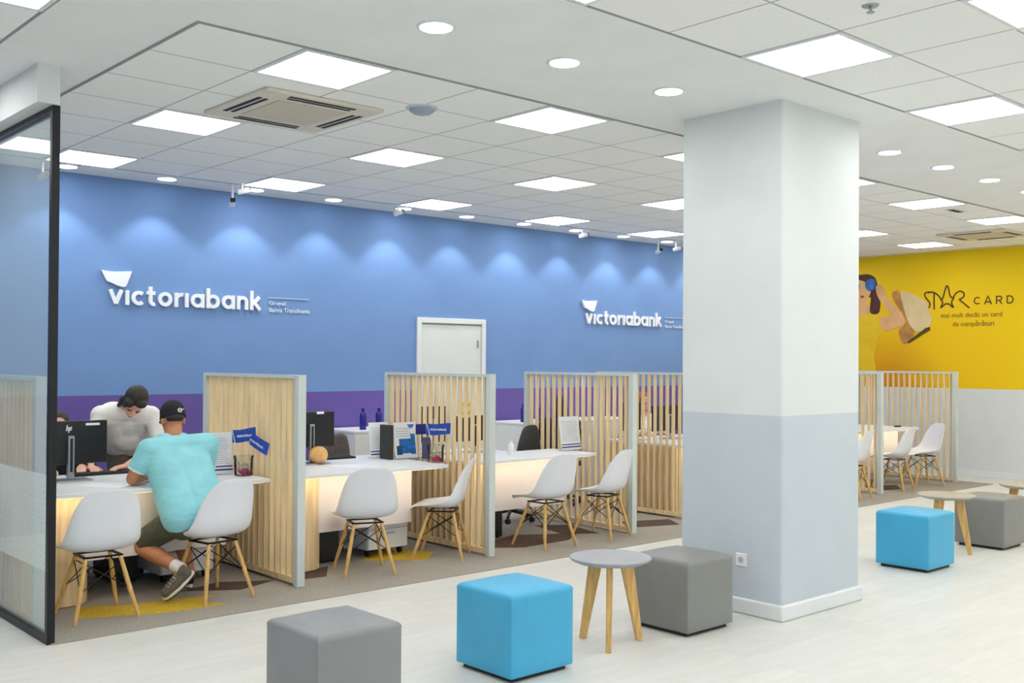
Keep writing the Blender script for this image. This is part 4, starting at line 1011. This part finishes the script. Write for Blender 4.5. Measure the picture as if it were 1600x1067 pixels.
hand_prims(b, HL, (HR - HL) + Vector((0, .05, 0)), (0, 0, -1), -1, .4); hand_prims(b, HR, (-.7, .5, 0), (0, 0, -1), 1, .4)
hipL = P + Vector((-.09, .03, -.03)); hipR = P + Vector((.09, .03, -.03))
b.cap(hipL, KL, .09, .062); b.cap(hipR, KR, .09, .062); b.cap(KL, AL.lerp(KL, .6), .058, .058); b.cap(AL.lerp(KL, .6), AL, .058, .036); b.cap(KR, AR.lerp(KR, .6), .058, .058); b.cap(AR.lerp(KR, .6), AR, .058, .036)
b.cap(AL, Vector((2.97, 6.63, .10)), .036, .03); b.cap(AR, AR + Vector((0, .14, -.05)), .036, .03)
blob('body', b, .0065, M['skin'], man, 4)
eyes_mouth(Hm, man)
b = MB(); seated_or_standing_torso(b, P + Vector((0, -.01, .0)), C, N - Vector((0, 0, .03)), SL, SR, Rr, .098, .105, .125, .116, .012)
b.cap(SL, SL.lerp(EL, .2), .072, .072); b.cap(SL.lerp(EL, .1), SL.lerp(EL, .72), .073, .066, True); b.cap(SR, SR.lerp(ER, .2), .072, .072); b.cap(SR.lerp(ER, .1), SR.lerp(ER, .72), .073, .066, True)
rr = random.Random(5)
for k in range(7):
    z = .66 + k * .045; q = (z - .57) / .33; c0 = P.lerp(C, q); x0 = -.12 + rr.random() * .05
    b.cap(c0 + Vector((x0, -.128, 0)), c0 + Vector((x0 + .14 + rr.random() * .06, -.132, .02 * rr.random() - .01)), .009, .005)
b.cap(SL + Vector((.03, 0, .0)), SR + Vector((-.03, 0, .0)), .078, .078, n=20); b.cap(N - Vector((.06, .01, .055)), N - Vector((-.06, .01, .055)), .075, .075, n=20)
sh = blob('t_shirt', b, .008, M['shirt_aqua'], man, 6)
m = MB()
for S0, E0 in ((SL, EL), (SR, ER)): m.tube([S0.lerp(E0, .68), S0.lerp(E0, .74)], .0685, 24)
m.build('sleeve_trim', M['trim_aqua'], sh, smooth=True)
b = MB(); hl = P.lerp(KL, .0)
for s_ in (-1, 1): b.cap(P + Rr * s_ * .075 + Vector((0, .0, -.035)), P + Rr * s_ * .075 + Vector((0, .01, .03)), .135, .13, n=20)
b.cap(hipL, hipL.lerp(KL, .35), .104, .095); b.cap(hipL.lerp(KL, .3), hipL.lerp(KL, .88), .098, .083, True); b.cap(hipR, hipR.lerp(KR, .35), .104, .095); b.cap(hipR.lerp(KR, .3), hipR.lerp(KR, .88), .098, .083, True)
blob('shorts', b, .009, M['shorts'], man, 4)
b = MB(); b.m = Hm; b.ell((0, -.014, .055), (.086, .106, .088)); b.cap((0, -.014, .012), (0, -.014, .09), .092, .080, True, 28)
cp = blob('cap', b, .007, M['cap'], man, 3)
m = MB(); m.m = Hm
pol = [(-.07, .06), (-.06, .12), (-.03, .155), (0, .163), (.03, .155), (.06, .12), (.07, .06)]; m.prism(pol, .022, .028); m.build('cap_peak', M['cap'], cp)
m = MB(); m.m = Hm @ Matrix.Translation((.022, -.114, .038)) @ Matrix.Rotation(PI / 2, 4, 'X'); ribbon(m, arc(0, 0, .013, 0, 340, 14), .005, .003, False); ribbon(m, [(-.012, 0), (.012, 0)], .004, .003); ribbon(m, [(.014, .004), (.03, .008)], .004, .003); m.build('cap_emblem', M['sign_white'], cp)
m = MB(); m.m = Hm; m.ell((.0, -.058, -.004), (.062, .05, .03)); m.build('hair', M['hair'], man, smooth=True)
shoe(man, (2.925, 6.665, .03), (3.10, 6.60, .195), (3.01, 6.58, .265), M['shoe'])
shoe(man, (3.27, 7.24, .012), (3.25, 6.97, .012), (3.25, 6.99, .12), M['cap'])
b = MB(); b.cap(AL.lerp(KL, -.02), AL.lerp(KL, .16), .042, .043, True); b.build('sock', M['rubber'], man, smooth=True)

# --- woman in the white blouse bending over the desk
wo = thing('person', 'woman with dark tied hair in off-white blouse bending over the keyboard', 'person', (0, 0, 0))
P = Vector((3.42, 8.52, .94)); C = Vector((3.31, 8.34, 1.15)); N = Vector((3.27, 8.20, 1.25)); HC = Vector((3.285, 8.08, 1.275)); HF = Vector((-.30, -.42, -.78))
SL = Vector((3.475, 8.22, 1.165)); SR = Vector((3.095, 8.27, 1.175)); Rr = Vector((1, -.1, 0))
EL = Vector((3.52, 8.14, .95)); HL = Vector((3.16, 7.91, .805)); ER = Vector((2.98, 8.2, .95)); HR = Vector((2.93, 8.01, .80))
b = MB(); seated_or_standing_torso(b, P, C, N, SL, SR, Rr, .07, .06, .105, .10)
b.cap(N, HC + Vector((.01, .03, -.02)), .05, .048); Hw = head_frame(HC, HF, (.1, -.5, .8)); head_prims(b, Hw)
b.cap(SL, EL, .045, .036); b.cap(EL, HL, .035, .024); b.cap(SR, ER, .045, .036); b.cap(ER, HR, .035, .024)
hand_prims(b, HL, (-.75, -.2, -.1), (0, 0, -1), -1, .5); hand_prims(b, HR, (-.1, -.9, -.1), (0, 0, -1), 1, .5)
LK = Vector((3.50, 8.50, .5)); RK = Vector((3.34, 8.52, .5))
for s_, K in ((.08, LK), (-.08, RK)):
    b.cap(P + Vector((s_, 0, -.03)), K, .085, .055); b.cap(K, K + Vector((0, .03, -.42)), .052, .034); b.cap(K + Vector((0, .03, -.44)), K + Vector((0, -.12, -.465)), .032, .025)
blob('body', b, .0065, M['skin_pale'], wo, 4)
eyes_mouth(Hw, wo)
b = MB(); seated_or_standing_torso(b, P + Vector((-.02, -.04, .02)), C, N - Vector((0, -.01, .03)), SL, SR, Rr, .085, .09, .12, .112, .018)
for S0, E0, H0 in ((SL, EL, HL), (SR, ER, HR)):
    b.cap(S0, S0.lerp(E0, .3), .066, .064); b.cap(S0.lerp(E0, .2), E0, .064, .058); b.cap(E0, E0.lerp(H0, .45), .058, .05, True)
b.ell(C.lerp(P, .45) + Vector((-.01, -.045, -.02)), (.16, .10, .17));
blob('blouse', b, .009, M['blouse'], wo, 5)
b = MB()
for s_, K in ((.08, LK), (-.08, RK)):
    b.cap(P + Vector((s_, 0, -.02)), K, .105, .078); b.cap(K, K + Vector((0, .03, -.38)), .076, .07, True)
b.cap(P + Vector((-.06, 0, 0)), P + Vector((.06, 0, 0)), .12, .12)
blob('trousers', b, .011, M['trousers'], wo, 4)
b = MB(); b.m = Hw; b.ell((0, -.03, .045), (.09, .1, .092)); b.ell((0, -.075, -.0), (.078, .06, .08)); b.ell((-.02, -.11, -.06), (.05, .045, .06)); b.ell((.055, -.01, .0), (.035, .06, .075)); b.ell((-.055, -.02, .01), (.035, .055, .06))
b.ell((.05, .045, .06), (.04, .04, .035)); b.ell((-.03, .045, .085), (.05, .04, .028)); b.ell((.085, -.02, -.035), (.026, .035, .05)); b.ell((.095, .0, -.075), (.018, .02, .035))
blob('hair', b, .007, M['hair'], wo, 2)
for s_, K in ((.08, LK), (-.08, RK)): shoe(wo, K + Vector((0, -.2, -.488)), K + Vector((0, .04, -.488)), K + Vector((0, .03, -.38)), M['dark_grey'])

# --- seated staff mostly hidden behind monitors and slats
def seated(x, y, rz, label, hair, top, skin, hz=1.2, long_hair=False):
    t = thing('person', label, 'person', (x, y, 0), rz)
    d = hz - 1.2
    P = Vector((0, 0, .53)); C = Vector((0, .03, .84 + d)); N = Vector((0, .045, 1.02 + d)); HC = Vector((0, .08, 1.15 + d)); HF = Vector((0, 1, -.25))
    SL = Vector((-.18, .03, .95 + d)); SR = Vector((.18, .03, .95 + d)); EL = Vector((-.25, .12, .74)); ER = Vector((.25, .12, .74)); HL = Vector((-.12, .36, .80)); HR = Vector((.12, .36, .80))
    KL = Vector((-.1, .42, .50)); KR = Vector((.1, .42, .50)); AL = Vector((-.1, .42, .09)); AR = Vector((.1, .42, .09))
    b = MB(); seated_or_standing_torso(b, P, C, N, SL, SR, (1, 0, 0), .065, .06, .105, .1)
    b.cap(N, HC + Vector((0, -.02, -.04)), .05, .05); H = head_frame(HC, HF); head_prims(b, H)
    b.cap(SL, EL, .046, .038); b.cap(EL, HL, .036, .026); b.cap(SR, ER, .046, .038); b.cap(ER, HR, .036, .026)
    hand_prims(b, HL, (.2, 1, -.1), (0, 0, -1), 1, .4); hand_prims(b, HR, (-.2, 1, -.1), (0, 0, -1), -1, .4)
    for K, A in ((KL, AL), (KR, AR)): b.cap(P + Vector((K.x * .9, .03, 0)), K, .085, .06); b.cap(K, A, .055, .038); b.cap(A, A + Vector((0, .12, -.055)), .036, .028)
    blob('body', b, .009, skin, t, 4); eyes_mouth(H, t)
    b = MB(); seated_or_standing_torso(b, P, C, N - Vector((0, 0, .03)), SL, SR, (1, 0, 0), .07, .07, .115, .11, .01)
    for S0, E0, H0 in ((SL, EL, HL), (SR, ER, HR)): b.cap(S0, E0, .064, .052); b.cap(E0, E0.lerp(H0, .7), .05, .042, True)
    blob('shirt', b, .012, top, t, 4)
    b = MB()
    for K, A in ((KL, AL), (KR, AR)): b.cap(P + Vector((K.x * .9, .0, -.0)), K, .105, .075); b.cap(K, A + Vector((0, 0, .03)), .072, .058, True)
    b.cap(P + Vector((-.06, 0, 0)), P + Vector((.06, 0, 0)), .12, .12); blob('trousers', b, .013, M['dark_cloth'], t, 4)
    b = MB(); b.m = H; b.ell((0, -.028, .04), (.088, .098, .09)); b.ell((0, -.06, -.01), (.08, .06, .08))
    if long_hair:
        for s_ in (-1, 1): b.ell((s_ * .07, -.03, -.07), (.028, .05, .10))
        b.ell((0, -.07, -.10), (.075, .045, .11))
    blob('hair', b, .009, hair, t, 3)
    for A in (AL, AR): 
        shoe(t, A + Vector((0, .2, -.078)), A + Vector((0, -.04, -.078)), A + Vector((0, -.03, .03)), M['dark_grey'])
    oc = office_chair(0, 0, 0, 'dark office chair under the seated ' + label.split(',')[0], M['dark_grey'])
    oc.location = (x + math.sin(rz) * .25, y - math.cos(rz) * .25, .0065); oc.rotation_euler = (0, 0, rz)
    return t
def tower(x, y, label):  # black cases added to deepen the shade below the desktops
    t = thing('added_computer_tower', label, 'computer', (x, y, .0065), 0, 'black computer towers added to darken the space under the desks')
    MB().box(-.09, .09, 0, .4, .015, .40).build('case', M['black'], t, bevel=.006)
    MB().box(-.06, .06, -.002, 0, .30, .33).build('drive_slot', M['dark_grey'], t)
    for sx in (-.07, .07):
        for sy in (.04, .36): MB().lathe([(.014, 0), (.014, .016)], (sx, sy, 0), 10).build('foot', M['black'], t)
tower(4.50, 7.16, 'black computer tower added to darken the space under the desk with the poster stand')
tower(6.25, 7.16, 'black computer tower added to darken the space under the desk before the dark office chair')
tower(2.98, 7.45, 'black computer tower added to darken the space under the desk by the man in the aqua shirt')
seated(2.80, 8.42, math.radians(172), 'person with short dark hair, hidden behind the monitor beside the glass post', M['hair'], M['dark_cloth'], M['skin_pale'], 1.14)
seated(8.36, 8.45, math.radians(-25), 'person with long dark hair, seen through the divider beside the dark office chair', M['hair'], M['dark_cloth'], M['skin_pale'], 1.16, True)
seated(9.62, 8.35, math.radians(160), 'person with auburn hair and white top, seen through slats left of the column', M['hair_auburn'], M['blouse'], M['skin_pale'], 1.18, True)
